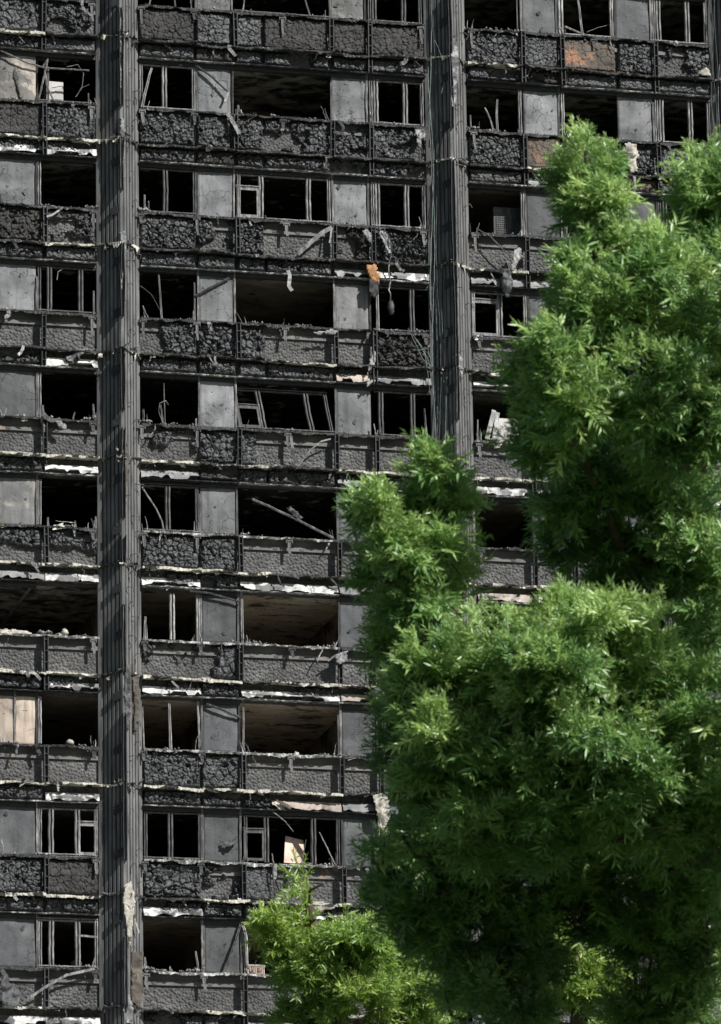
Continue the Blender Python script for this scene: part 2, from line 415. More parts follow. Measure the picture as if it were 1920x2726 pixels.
# lower body and upper body that carry on out of frame
for nm, z0, z1 in (('lower_storeys', 0.0, zs(10) - 1.0), ('upper_storeys', zs(-1) + 1.3, 67.0)):
    b = MB(); b.box(LEFT, 16.0, 0.03, 22.0, z0, z1); part(nm, b, 'plain')
b = MB(); b.box(LEFT, 16.0, 6.0, 22.0, zs(10) - 1.0, zs(-1) + 1.3); part('core_wall', b, 'room')
b = MB(); b.box(15.47, 16.0, 0.03, 6.0, zs(10) - 1.0, zs(-1) + 1.3); part('side_wall', b, 'plain')
b = MB(); b.box(LEFT, LEFT + .2, 0.03, 6.0, zs(10) - 1.0, zs(-1) + 1.3); part('side_wall', b, 'plain')

# rooms: slabs, ceilings, partitions
WALLS_U = [-7.0, -3.44, -2.45, -.5, 1.9, 5.25, 7.66, 10.05, 12.45, 14.9]
CEIL = {}
for k in KS:
    for i in range(len(WALLS_U)):
        CEIL[(k, i)] = 'ceil_black'
# room index = index of the wall on its left
for key, v in {(1, 4): 'ceil_patch', (0, 6): 'ceil_patch', (0, 7): 'ceil_patch', (0, 8): 'ceil_patch', (1, 6): 'ceil_patch', (1, 7): 'ceil_patch', (1, 8): 'ceil_patch',
               (2, 6): 'ceil_dim', (2, 2): 'ceil_patch', (6, 2): 'ceil_patch', (6, 1): 'ceil_patch', (7, 2): 'ceil_dim', (3, 4): 'ceil_dim', (6, 3): 'ceil_dim', (6, 4): 'ceil_brown', (7, 3): 'ceil_brown',
               (7, 4): 'ceil_brown', (9, 3): 'ceil_dim', (9, 4): 'ceil_brown', (5, 6): 'ceil_dim', (6, 6): 'ceil_patch', (4, 6): 'ceil_dim', (1, 3): 'ceil_black', (8, 4): 'ceil_black', (7, 1): 'ceil_brown', (9, 2): 'ceil_dim', (8, 2): 'ceil_dim'}.items():
    CEIL[key] = v
for k in KS:
    zc = zs(k) + 1.33
    b = MB(); b.box(LEFT + .2, 15.47, 0.12, 5.98, zc + .012, zc + 0.24); part('floor_slab', b, 'floor_pale' if k in (7, 8, 10) else 'floorroom')
    for i in range(len(WALLS_U) - 1):
        u0, u1 = WALLS_U[i] + .05, WALLS_U[i + 1] - .05
        if u1 < -7.0: continue
        b = MB(); b.box(u0, u1, 0.125, 5.97, zc - 0.01, zc + 0.008); part('ceiling', b, CEIL[(k, i)])
    for i, u in enumerate(WALLS_U):
        if k == 6 and i == 2: continue
        b = MB(); b.box(u - .05, u + .05, 0.125, 5.975, zs(k) - 1.05, zc - .012); part('partition_wall', b, 'room_pale' if k in (6, 7, 9) else 'room')


# ------------------ spandrels, sills, headers
def rough_ledge(u0, u1, z, y_back, y_front, thick, amp, drop, seed, step=0.026, wave=0.02, hang=0.0):
    """ledge whose front edge is torn: rings of 6 points along u"""
    n = max(3, int((u1 - u0) / step)); us = np.linspace(u0, u1, n)
    a = fbm(us * 4.5, us * 0 + z * 3.1, seed, 4) - 0.5; c = fbm(us * 13, us * 0 + z * 1.7, seed + 3, 4) - 0.5
    lo = fbm(us * 1.6, us * 0 + z, seed + 7, 2) - 0.5
    spike = np.clip(fbm(us * 11, us * 0 + z, seed + 11, 3) - 0.60, 0, 1)
    zt = z + lo * wave * 2 + a * amp * .8
    yf = y_front - a * amp * 2.2 - c * amp
    a2 = fbm(us * 3.1, us * 0 + z * 2.3, seed + 21, 3) - .5; c2 = fbm(us * 34, us * 0 + z, seed + 23, 2) - .5
    th = np.clip(thick * (1 + 2.6 * a2 + .7 * c2 + .6 * c), thick * .2, thick * 3)
    hangd = hang * spike * 4
    v = np.zeros((n, 6, 3)); v[:, :, 0] = us[:, None]
    v[:, 0, 1:] = np.stack([np.full(n, y_back), z + lo * wave], 1)
    v[:, 1, 1:] = np.stack([(y_back + yf) / 2 + c * .02, zt + c * amp], 1)
    v[:, 2, 1:] = np.stack([yf, zt - drop], 1)
    v[:, 3, 1:] = np.stack([yf + .01 + a * .03, zt - drop - th - hangd], 1)
    v[:, 4, 1:] = np.stack([yf * .55 + y_back * .45, zt - drop * .6 - th * .7], 1)
    v[:, 5, 1:] = np.stack([np.full(n, y_back), z - thick * .8 + lo * wave], 1)
    f = []
    for i in range(n - 1):
        for j in range(6):
            f.append((i * 6 + j, i * 6 + (j + 1) % 6, (i + 1) * 6 + (j + 1) % 6, (i + 1) * 6 + j))
    m = MB(); m.add(v.reshape(-1, 3), f + [tuple(range(5, -1, -1)), tuple(range((n - 1) * 6, n * 6))])
    return m


def fascia(u0, u1, zt, zb, seed, rag=0.03):
    """bent strip of sheet with a torn lower edge"""
    n = max(3, int((u1 - u0) / 0.03)); us = np.linspace(u0, u1, n)
    a = fbm(us * 4, us * 0 + zt, seed, 4) - 0.5; lo = fbm(us * 1.3, us * 0 + zt, seed + 3, 2) - .5
    rows = [(YC - .002, zt), (-.075, zt - .004), (-.09, zt - .085), (-.125, zt - .095)]
    v = np.zeros((n, 7, 3)); v[:, :, 0] = us[:, None]
    for j, (y, z) in enumerate(rows):
        v[:, j, 1] = y + lo * .012; v[:, j, 2] = z + lo * .012
    cut = np.clip(zb + (a + .12) * rag * 5 + .10 * sstep(.54, .62, fbm(us * 2.2, us * 0 + zt, seed + 9, 3)), zb - .05, zt - .11)
    v[:, 4, 1] = -.135 + a * .04; v[:, 4, 2] = cut
    v[:, 5, 1] = -.125 + a * .04; v[:, 5, 2] = cut
    v[:, 6, 1] = YC - .002; v[:, 6, 2] = np.minimum(zt - .10, cut + .06)
    f = []
    for i in range(n - 1):
        for j in range(6):
            f.append((i * 7 + j, i * 7 + j + 1, (i + 1) * 7 + j + 1, (i + 1) * 7 + j))
    m = MB(); m.add(v.reshape(-1, 3), f); return m


GRID = 0.0142


def char_board(name, u0, u1, z0, z1, style, seed, mat='char', thick=0.16, cell=None):
    nu = max(4, int((u1 - u0) / GRID)); nz = max(4, int((z1 - z0) / GRID))
    U, Zz = np.meshgrid(np.linspace(u0, u1, nu), np.linspace(z0, z1, nz), indexing='ij')
    base = style[0]
    cell = cell or {'f': .105, 'l': .10, 'b': .14, 's': .085, 'h': .09, 'g': .15}[base]
    ax = .8 + .5 * ((seed * 37) % 11) / 11
    wx = (U + (fbm(U * 5, Zz * 5, seed + 1, 4) - .5) * .13) * ax; wz = Zz + (fbm(U * 5, Zz * 5, seed + 2, 4) - .5) * .13
    big = cell * (1.15 + .35 * fbm(U * 1.3, Zz * 1.3, seed + 3, 2).round(1).mean())
    d1, d2, cid, dx, dz = voronoi(wx, wz, big, seed)
    q1, q2, qc, qx, qz = voronoi(wx + 3.3, wz, cell * .80, seed + 40)
    e1 = (d2 - d1) * big; e2 = (q2 - q1) * cell * .80
    flat = {'f': .30, 'l': .60, 'b': .80, 's': .5, 'h': 1.2, 'g': .12}[base]; flat = flat * (.75 + .5 * ((seed * 53) % 13) / 13)
    var = fbm(U * 1.7, Zz * 1.7, seed + 4, 3)
    w1 = (.010 + .030 * var) * (.7 + .4 * flat); w2 = (.006 + .020 * var) * (.7 + .4 * flat)
    rr = (cid * 7919) % 1.0; r2 = (cid * 104729) % 1.0; r3 = (cid * 1299709) % 1.0
    s1 = (qc * 7919) % 1.0; s2 = (qc * 104729) % 1.0; s3 = (qc * 1299709) % 1.0
    lumpy = fbm(U * 3.4, Zz * 4.2, seed + 6, 3) - .5
    h = thick + lumpy * .11 * flat - .09 * flat * sstep(.08, .20, lumpy) * sstep(.45, .55, fbm(U * 6, Zz * 6, seed + 16, 2))
    h = h + (rr - .5) * .022 * flat + (dx * (r2 - .5) + dz * (r3 - .5)) * .035 * flat
    h = h + (s1 - .5) * .014 * flat + (qx * (s2 - .5) + qz * (s3 - .5)) * .040 * flat - q1 * q1 * .010 * flat - d1 * d1 * .018 * flat
    calm = sstep(.30, .52, fbm(U * 2.1, Zz * 2.1, seed + 18, 3))
    h = h - (.026 + .05 * flat) * (1 - sstep(0.0, 1.0, e1 / w1)) * (.55 + .45 * calm)
    h = h - (.012 + .02 * flat) * (1 - sstep(0.0, 1.0, e2 / w2)) * sstep(.36, .44, fbm(U * 3.1, Zz * 3.1, seed + 8, 2))
    h = h + (fbm(U * 30, Zz * 30, seed + 10, 3) - .5) * (.014 if base in 'lbh' else .007 if base in 'fs' else .004)
    if base in 'lbh':
        gone = (s3 > {'l': .94, 'b': .95, 'h': .72}[base]); h = h - gone * (.04 + .05 * s2)
    ed = np.minimum(np.minimum(U - u0, u1 - U), np.minimum(Zz - z0, z1 - Zz))
    n1 = fbm(U * 11, Zz * 11, seed + 12, 4); n2 = fbm(U * 2.0, Zz * 2.4, seed + 14, 4)
    fld = ed / .03 + (n1 - .5) * 2.2 - 0.2
    ext = style[1:]
    if 'p' in ext: fld = np.minimum(fld, (n2 - .40) * 22 + (n1 - .5) * 3)
    if 'q' in ext: fld = np.minimum(fld, (n2 - .50) * 22 + (n1 - .5) * 3)
    if 't' in ext: fld = np.minimum(fld, (Zz - (z0 + (z1 - z0) * .48)) / .05 + (n2 - .5) * 9 + (n1 - .5) * 3)
    if 'd' in ext: fld = np.minimum(fld, -(Zz - (z0 + (z1 - z0) * .58)) / .05 + (n2 - .5) * 9 + (n1 - .5) * 3)
    if 'R' in ext: fld = np.minimum(fld, (U - (u0 + (u1 - u0) * .38)) / .05 + (n2 - .5) * 8 + (n1 - .5) * 3)
    if 'W' in ext: fld = np.minimum(fld, -(U - (u0 + (u1 - u0) * .60)) / .05 + (n2 - .5) * 8 + (n1 - .5) * 3)
    keep = fld > 0
    h = np.where(keep, np.maximum(h * sstep(-.4, 1.6, fld), .012), -0.01)
    if 'x' in ext: h = h + np.where(keep, (n2 - .5) * .08, 0)
    jit = GRID * .35
    V = np.stack([U + (hsh(np.round(U / GRID), np.round(Zz / GRID), seed + 70) - .5) * jit, YC - h, Zz + (hsh(np.round(U / GRID), np.round(Zz / GRID), seed + 71) - .5) * jit], -1).reshape(-1, 3)
    ii, jj = np.meshgrid(np.arange(nu - 1), np.arange(nz - 1), indexing='ij')
    a = (ii * nz + jj).ravel(); bq = ((ii + 1) * nz + jj).ravel(); c = ((ii + 1) * nz + jj + 1).ravel(); d = (ii * nz + jj + 1).ravel()
    kp = keep.ravel(); use = kp[a] | kp[bq] | kp[c] | kp[d]
    if use.sum() < 12: return None
    F = np.stack([a, bq, c, d], 1)[use]
    idx = np.unique(F); mp = np.zeros(len(V), int); mp[idx] = np.arange(len(idx))
    return link(name, np_mesh(name, V[idx], mp[F]), tower, MAT[mat])


# what is left of the cladding: one entry per segment (style, material)
_ = None
SP_M = {-1: ['f'] * 6,
        0: ['f', 'f', 'f', 'f', 'f', 'f'], 1: ['l', 'l', 'l', 'lp', 'lp', 'lpx'], 2: ['l', 'lp', 'l', _, 'hp', 'hp'],
        3: ['lR', 'b', 'b', _, _, 'h'], 4: ['lqt', 'b', 'bW', _, _, _], 5: ['l', 'l', _, _, _, _], 6: ['lqt', 'bR', _, _, _, _],
        7: ['l', 'b', _, _, _, _], 8: ['b', 'lp', 'f', _, _, _], 9: [_] * 6, 10: [_] * 6}
HD_M = {-1: ['f'] * 6, 0: ['f', 'f', 'f', 'sp', 's', 'f'], 1: ['l', 's', 'l', 'lp', 'lp', 'lp'], 2: ['s', 'f', 'b', 'lp', 'hq', _], 3: ['l', 'l', 'f', 'l', 'sp', _],
        4: ['sd', 'fd', 'bp', 'lp', 'hp', 'hp'], 5: ['lR', 'lp', _, _, _, _], 6: ['lR', 'b', _, 'lR', _, _], 7: ['l', 'sd', 'l', _, _, _], 8: ['lR', 'l', 'lp', 'lp', _, _],
        9: ['lp', 'lp', _, _, _, _], 10: [_] * 6}
SP_L = {-1: ['l', 'l'], 0: ['b', 'lp'], 1: ['f', 'l'], 2: ['l', 'lp'], 3: [_, _], 4: [_, _], 5: ['lt', 'lqt'], 6: [_, _], 7: [_, _], 8: ['l', 'f'], 9: [_, _], 10: [_, _]}
HD_L = {-1: ['l', 'l'], 0: ['l', 'f'], 1: ['lp', 'lW'], 2: ['s', 'f'], 3: ['sd', _], 4: ['l', _], 5: [_, _], 6: ['l', 'lW'], 7: ['l', _], 8: ['l', 'lp'], 9: [_, _], 10: [_, _]}
SP_R = {-1: ['l'] * 5, 0: ['l', 'f', 'g', 'l', 'lp'], 1: ['l', 'g', 'l', 'lp', 'f'], 2: [_] * 5}
HD_R = {-1: ['f'] * 5, 0: ['fp', 'sp', 'f', 'f', 'f'], 1: ['f', 'sd', 'l', 'lp', 'f'], 2: [_] * 5}
SMAT = {('R', 0, 2): 'char_orange', ('R', 1, 1): 'char_orange', ('M', 3, 5): 'char_brown', ('M', 2, 4): 'char_brown', ('L', 8, 1): 'char_brown', ('M', 0, 0): 'char_brown',
        ('M', 0, 3): 'char_brown', ('L', 1, 0): 'char_brown', ('M', 0, 5): 'char_brown', ('M', 0, 4): 'char_brown', ('L', 2, 0): 'char_brown'}
HMAT = {('M', 0, 1): 'char_brown', ('M', 4, 1): 'char_brown', ('M', 1, 1): 'char_brown', ('R', 1, 3): 'char_orange', ('R', 0, 1): 'char_brown'}
FASC = {('L', 3, 1): 'fascia', ('L', 4, 1): 'fascia', ('L', 5, 0): 'fascia_grey', ('L', 5, 1): 'fascia', ('L', 6, 1): 'fascia', ('L', 7, 1): 'fascia', ('L', 9, 0): 'fascia', ('L', 9, 1): 'fascia', ('L', 1, 0): 'fascia', ('L', 1, 1): 'fascia',
        ('M', 2, 5): 'fascia', ('M', 2, 4): 'fascia_grey', ('M', 5, 0): 'fascia', ('M', 5, 2): 'fascia', ('M', 5, 3): 'fascia', ('M', 5, 4): 'fascia_grey', ('M', 6, 0): 'fascia', ('M', 6, 2): 'fascia', ('M', 6, 3): 'fascia',
        ('M', 6, 4): 'fascia_pink', ('M', 7, 3): 'fascia_pink', ('M', 8, 0): 'fascia', ('M', 8, 3): 'fascia', ('M', 8, 4): 'fascia', ('M', 4, 4): 'fascia_grey', ('M', 3, 4): 'fascia_pink', ('M', 3, 5): 'fascia_grey', ('M', 4, 0): 'fascia_grey',
        ('R', 2, 0): 'fascia_grey', ('R', 3, 0): 'fascia', ('R', 4, 0): 'fascia', ('R', 5, 0): 'fascia_pink', ('R', 2, 1): 'fascia_grey', ('R', 1, 1): 'fascia_grey'}
PALE = {'L': {0: .6, 1: .55, 2: .5, 3: .9, 4: .95, 5: .85, 6: .95, 7: .7, 8: .8, 9: .9}, 'M': {0: 0, 1: .1, 2: .15, 3: .5, 4: .3, 5: .75, 6: .8, 7: .6, 8: .9, 9: .8}, 'R': {0: .4, 1: .3, 2: .6, 3: .9, 4: .9, 5: .9}}

for k in KS:
    z = zs(k)
    for bay, segs, SP, HD in (('L', LEFT_SEG, SP_L, SP_L), ('M', MID_SEG, SP_M, HD_M), ('R', RIGHT_SEG, SP_R, HD_R)):
        HDm = {'L': HD_L, 'M': HD_M, 'R': HD_R}[bay]
        b0, b1 = BAYS[bay]
        # concrete panels, joint between them 12 mm
        cuts = {'L': [LEFT + .2, -5.9, -3.47, -2.3, -1.0], 'M': [0.0, 2.38, 4.77, 7.16], 'R': [8.16, 9.6, 11.99, 14.44]}[bay]
        for c0, c1 in zip(cuts[:-1], cuts[1:]):
            b = MB(); b.box(c0 + .006, c1 - .006, YC, 0.30, z - 1.37, z - .33); part('concrete_panel', b, 'pebble')
            b = MB(); b.prism([(0.30, z - .04), (.045, z - .04), (.040, z - .215), (-.005, z - .225), (-.012, z - .325), (.05, z - .328), (.30, z - .328)], c0 + .004, c1 - .004)
            bd = part('band', b, 'band')
            for q in range(max(1, int((c1 - c0) / .62))):
                uu = c0 + .3 + q * .62 + RNG.uniform(-.05, .05)
                if uu < c1 - .12:
                    clip = MB(); clip.box(uu - .05, uu + .05, -.022, -.0125, z - .305, z - .25); part('clip', clip, 'frame_dark', bd)
        ashy = (bay, k) in {('M', 6), ('M', 9), ('M', 5), ('M', 7), ('L', 6), ('R', 4), ('M', 8)}
        pieces = {'L': [(LEFT + .2, -3.47), (-3.46, -1.02)], 'M': [(.02, 2.37), (2.38, 4.76), (4.77, 7.14)], 'R': [(8.18, 10.6), (10.61, 14.42)]}[bay]
        for c0, c1 in pieces:
            part('sill', rough_ledge(c0, c1, z, .14, -.19, .045, .035, .04, 31 + k * 7 + int(c0 * 3), wave=.012, hang=.03), 'sill_ash' if (ashy and (bay, c0) not in (('M', 4.77),)) else 'sill')
            part('window_head', rough_ledge(c0, c1, z - 1.345, .14, -.165, .018, .016, .012, 231 + k * 7 + int(c0 * 3), wave=.012), 'sill' if RNG.random() < .4 else 'sill_ash')
        for i, (c0, c1) in enumerate(segs):
            pale = PALE[bay].get(k, .7); isp = RNG.random() < pale
            part('fire_barrier', rough_ledge(c0 - .02, c1 + .02, z - .925, YC, -.23 - RNG.uniform(0, .08), .050 if isp else .035, .042, .02, 131 + k * 7 + i * 3 + ord(bay), wave=.05, hang=0.0 if isp else .06), 'barrier_pale' if isp else 'barrier_dark')
            st = SP.get(k, [_] * 9)[i]
            if st: char_board('insulation_board', c0, c1, z - .90, z - .085, st, 1000 + k * 50 + i + ord(bay) * 700, SMAT.get((bay, k, i), 'char'), thick=.15)
            st = HDm.get(k, [_] * 9)[i]
            if st: char_board('header_board', c0, c1, z - 1.325, z - .985, st, 5000 + k * 50 + i + ord(bay) * 700, HMAT.get((bay, k, i), 'char'), thick=.15)
            fm = FASC.get((bay, k, i)) or ('fascia' if (not st and bay == 'R') else None if st else 'fascia_grey')
            if fm: part('fascia', fascia(c0 - .01, c1 + .01, z - 1.135, z - 1.345, 90 + k * 11 + i), fm)

# vertical cladding rails and tee brackets
rail_me = None
RAILS = {'L': [-2.3], 'M': [2.38, 4.77, 5.73], 'R': [9.6, 10.59, 13.0]}
TEES = {'L': [-1.14], 'M': [.05, 1.38, 3.57, 7.0], 'R': [8.3, 11.4]}


def rail_mesh(z0, z1):
    m = MB(); m.box(-.055, -.035, -.10, 0, z0, z1); m.box(.035, .055, -.10, 0, z0, z1); m.box(-.0349, .0349, -.03, -.015, z0, z1)
    zz = z0 + .12
    while zz < z1 - .05:
        m.box(-.0348, .0348, -.085, -.031, zz, zz + .02); zz += .27
    return m.mesh('cladding_rail')


RM = [rail_mesh(-1.36, -.06), rail_mesh(-.92, -.06), rail_mesh(-.62, -.06)]


def tee_mesh(l, w):
    m = MB(); m.box(-.085, .085, -.012, 0.0, -.13, -.085); m.box(-.085, -.06, -.012, 0.0, -.17, -.1299); m.box(.06, .085, -.012, 0.0, -.17, -.1299)
    m.bar([(0, .012, -.13), (0, .004, -.13 - l * .6), (.012, -.02, -.13 - l)], w, .014, taper=.7)
    m.box(-.03, .03, .013, .17, -.12, -.09)
    return m.mesh('tee_bracket')


TM = [tee_mesh(.30, .085), tee_mesh(.42, .07), tee_mesh(.2, .09)]
for me in RM + TM: me.materials.append(MAT['dark'])
TM2 = [m.copy() for m in TM]
for me in TM2[:2]: me.materials[0] = MAT['frame_dark']
for k in KS:
    for bay in 'LMR':
        for u in RAILS[bay]:
            kind = 0 if (bay == 'R' or u in (5.73,) or (bay == 'L' and k in (1, 6, 0))) else RNG.choice((0, 1, 1))
            o = link('cladding_rail', RM[kind], tower); o.location = (u + RNG.uniform(-.015, .015), -.115, zs(k)); o.rotation_euler = (RNG.uniform(-.02, .02), RNG.uniform(-.012, .012), RNG.uniform(-.1, .1))
        for u in TEES[bay]:
            o = link('tee_bracket', RNG.choice(TM2), tower); o.location = (u + RNG.uniform(-.03, .03), -.165, zs(k)); o.rotation_euler = (RNG.uniform(-.05, .05), RNG.uniform(-.05, .05), RNG.uniform(-.15, .15))


# ------------------ fluted columns
def column_profile(u0, u1):
    """points (x, y) from the left foot round the ridge to the right foot"""
    um = (u0 + u1) / 2; d = .49; pts = [(u0 - .02, .05), (u0 - .02, -.02), (u0 + .07, -.075)]
    A = np.array([u0 + .07, -.075]); B = np.array([um - .035, -d])
    nrib = 5

    def ribs(A, B, sgn):
        t = (B - A); L = np.linalg.norm(t); t = t / L; nrm = np.array([t[1], -t[0]]) * sgn
        out = []
        for i in range(nrib):
            s0 = L * i / nrib; s1 = L * (i + 1) / nrib; g = .038
            for s, hh in ((s0 + .004, -.055), (s0 + g, -.055), (s0 + g + .010, 0), (s1 - .004, 0)):
                out.append(tuple(A + t * s + nrm * hh))
        return out
    pts += ribs(A, B, 1.0)
    pts += [(um - .035, -d), (um + .035, -d)]
    A2 = np.array([um + .035, -d]); B2 = np.array([u1 - .03, -.075])
    pts += ribs(A2, B2, 1.0)
    pts += [(u1 - .03, -.075), (u1 + .01, -.03), (u1 + .01, .05)]
    return pts


for ci, (u0, u1) in enumerate(COLS):
    um = (u0 + u1) / 2
    for k in KS:
        prof = column_profile(u0, u1); za, zb = zs(k) - .93 + .012, zs(k - 1) - .93
        if k == KS[0]: zb = zs(k) + 1.3
        m = MB(); n = len(prof)
        m.add([(x, y, za) for x, y in prof] + [(x, y, zb) for x, y in prof], [(i, i + 1, i + 1 + n, i + n) for i in range(n - 1)] + [tuple(range(n))[::-1], tuple(range(n, 2 * n))])
        colm = part('column_segment', m, 'column')
        # torn barrier round the column foot of each storey
        zb_ = zs(k) - .90
        for (xa, ya), (xb, yb), pl in (((u0 - .02, -.03), (um - .02, -.50), .55), ((um - .02, -.50), (u1 + .02, -.05), .35)):
            rl = rough_ledge(0, math.hypot(xb - xa, yb - ya), 0, .10, -.05, .030, .05, .02, 611 + k * 5 + ci, hang=.14, wave=.05)
            ang = math.atan2(yb - ya, xb - xa); ca, sa = math.cos(ang), math.sin(ang)
            rl.v = [(xa + x * ca - y * sa, ya + x * sa + y * ca, z + zb_) for x, y, z in rl.v]
            part('fire_barrier', rl, 'barrier_pale' if RNG.random() < pl else 'barrier_dark')
        # standing remains of the ridge rail, broken in places
        z1 = zs(k - 1) - .95; spans = RNG.choice([[(0.0, .62)], [(.30, 1.0)], [(0, .25), (.42, 1.0)], [(0, 1.0)], [(.5, 1.0)]])
        for a, b_ in spans:
            m = MB()
            for off, dy in ((-.045, .10), (.035, .075)):
                zz0 = za + (z1 - za) * a; zz1 = za + (z1 - za) * b_
                m.bar([(um + off, -.47 - dy / 2 + RNG.uniform(-.01, .01), zz0), (um + off + RNG.uniform(-.02, .02), -.47 - dy / 2, (zz0 + zz1) / 2), (um + off + RNG.uniform(-.03, .03), -.48 - dy / 2, zz1)], .014, dy + .07, wob=.003, step=.15)
            part('ridge_rail', m, 'frame_dark' if RNG.random() < .5 else 'dark')
        # dark fixing plates beside the ridge
        for q in (.33, .80):
            m = MB(); zc = za + (z1 - za) * q + RNG.uniform(-.1, .1)
            m.add([(um - .06, -.47, zc + .14), (um - .245, -.36, zc + .05), (um - .245, -.36, zc - .13), (um - .06, -.47, zc - .07), (um - .06, -.455, zc + .14), (um - .245, -.345, zc + .05), (um - .245, -.345, zc - .13), (um - .06, -.455, zc - .07)],
                  [(0, 1, 2, 3), (7, 6, 5, 4), (0, 4, 5, 1), (1, 5, 6, 2), (2, 6, 7, 3), (3, 7, 4, 0)])
            m.box(um - .16, um - .13, -.33, -.27, zc - .03, zc + .02)
            part('fixing_plate', m, 'dark')

# little wire ties on the lit faces
m = MB(); m.bar([(0, 0, 0), (0, -.07, 0), (.05, -.085, .005), (.055, -.085, -.05)], .012, .012, 'round', step=.2); tie_me = m.mesh('wire_tie'); tie_me.materials.append(MAT['frame_dark'])
for ci, (u0, u1) in enumerate(COLS):
    for i in range(70):
        f = RNG.choice((.14, .38, .72)); x = (u0 + u1) / 2 + .04 + f * .42; y = -.44 + f * .35
        o = link('wire_tie', tie_me, tower); o.location = (x, y, zs(10) + (i + RNG.random() * .6) * (zs(-1) - zs(10)) / 70); o.rotation_euler = (RNG.uniform(-.3, .3), RNG.uniform(-.6, .6), RNG.uniform(-.3, .9)); s = RNG.uniform(1.0, 2.3); o.scale = (s, s, s)


# ------------------ infill boards and windows
def infill(k, u0, u1, mat):
    z0, z1 = zs(k) - .02, zs(k) + 1.262
    nu, nz = 14, 18; seed = 40 + k * 9 + int(u0 * 10)
    U, Zz = np.meshgrid(np.linspace(u0, u1, nu), np.linspace(z0, z1, nz), indexing='ij')
    y = .03 + (fbm(U * 1.6, Zz * 1.6, seed) - .5) * .06
    V = np.stack([U, y, Zz], -1).reshape(-1, 3)
    ii, jj = np.meshgrid(np.arange(nu - 1), np.arange(nz - 1), indexing='ij')
    F = np.stack([(ii * nz + jj).ravel(), ((ii + 1) * nz + jj).ravel(), ((ii + 1) * nz + jj + 1).ravel(), (ii * nz + jj + 1).ravel()], 1)
    V2 = V.copy(); V2[:, 1] = .085
    A = np.concatenate([F, F[:, ::-1] + len(V)])
    per = [i * nz for i in range(nu)] + [(nu - 1) * nz + j for j in range(1, nz)] + [i * nz + nz - 1 for i in range(nu - 2, -1, -1)] + [j for j in range(nz - 2, 0, -1)]
    q = [(per[i], per[i] + len(V), per[(i + 1) % len(per)] + len(V), per[(i + 1) % len(per)]) for i in range(len(per))]
    A = np.concatenate([A, np.array(q)])
    o = link('infill_panel', np_mesh('infill_panel', np.concatenate([V, V2]), A), tower, MAT[mat])
    # curled paint flakes
    r = random.Random(seed)
    for i in range(r.choice((0, 1, 1, 2))):
        m = MB(); cx = r.uniform(u0 + .15, u1 - .15); cz = r.uniform(z0 + .2, z1 - .25); s = r.uniform(.025, .07); n = 7
        ring = [(cx + s * math.cos(t) * r.uniform(.5, 1.3), .012 - .03 * max(0, math.sin(t)) * r.uniform(.3, 1.4), cz + s * math.sin(t) * r.uniform(.5, 1.2)) for t in [j * 2 * math.pi / n for j in range(n)]]
        ring2 = [(x, yy + .006, zz) for x, yy, zz in ring]
        m.add(ring + ring2, [tuple(range(n)), tuple(range(2 * n - 1, n - 1, -1))] + [(j, j + n, (j + 1) % n + n, (j + 1) % n) for j in range(n)])
        m.build('paint_flake', MAT[mat], o)
    # edge trims
    for u, d in ((u0, -1), (u1, 1)):
        if r.random() < .9:
            m = MB(); top = z1 if r.random() < .85 else z1 - r.uniform(.1, .4)
            m.bar([(u + d * .012, .02, z0 + .01), (u + d * .012, .02, (z0 + top) / 2), (u + d * r.uniform(.005, .025), .015, top)], .045, .06, 'groove', wob=.002, step=.2)
            m.build('trim', MAT[r.choice(('frame_grey', 'frame_pale', 'frame_dark', 'frame_grey'))], o)
    return o


PANEL_M = {0: ('panel_warm', 'panel_warm'), 1: ('panel', 'panel'), 2: ('panel', 'panel'), 3: ('panel', 'panel_warm'), 4: ('panel', 'panel'), 5: ('panel', 'panel'), 6: ('panel_dark', 'panel_dark'), 7: ('panel_dark', 'panel_dark'), 8: ('panel_dark', 'panel_dark'), 9: ('panel_dark', 'panel_dark')}
PANEL_L = {0: 'panel', 1: 'panel_paper', 2: 'panel', 3: 'panel', 4: 'panel_dark', 5: 'panel_warm', 6: None, 7: 'panel_cream', 8: 'panel_dark', 9: 'panel_dark'}
for k in KS:
    a, b = PANEL_M.get(k, ('panel_dark', 'panel_dark'))
    infill(k, 1.46, 2.33, a); infill(k, 4.80, 5.66, b)
    pl = PANEL_L.get(k, 'panel_dark')
    if pl == 'panel_cream': infill(k, -3.40, -2.99, pl); infill(k, -2.975, -2.48, pl)
    elif pl: infill(k, -3.40, -2.48, pl)
    infill(k, -6.9, -5.9, 'panel_dark')
    infill(k, 9.63, 10.51, 'panel' if k in (1, 3) else 'panel_dark'); infill(k, 12.03, 12.93, 'panel' if k == 1 else 'panel_dark')


for k in KS:
    for u0, u1 in ((-3.42, -2.47), (1.43, 2.37), (4.77, 5.70), (9.60, 10.54), (12.0, 12.96)):
        m = MB(); m.box(u0, u1, -.012, .11, zs(k) + 1.135, zs(k) + 1.275); part('head_frame', m, 'dark')
    for j, (u0, u1) in enumerate(((-2.46, -1.03), (.02, 1.42), (2.38, 4.76), (5.71, 7.13), (8.2, 9.59), (10.55, 11.99), (12.97, 14.41))):
        if (k in (5, 6, 7, 9) and j < 3): continue
        m = MB(); m.box(u0, u1, -.012, .11, zs(k) + 1.15, zs(k) + 1.275); part('head_frame', m, 'dark')


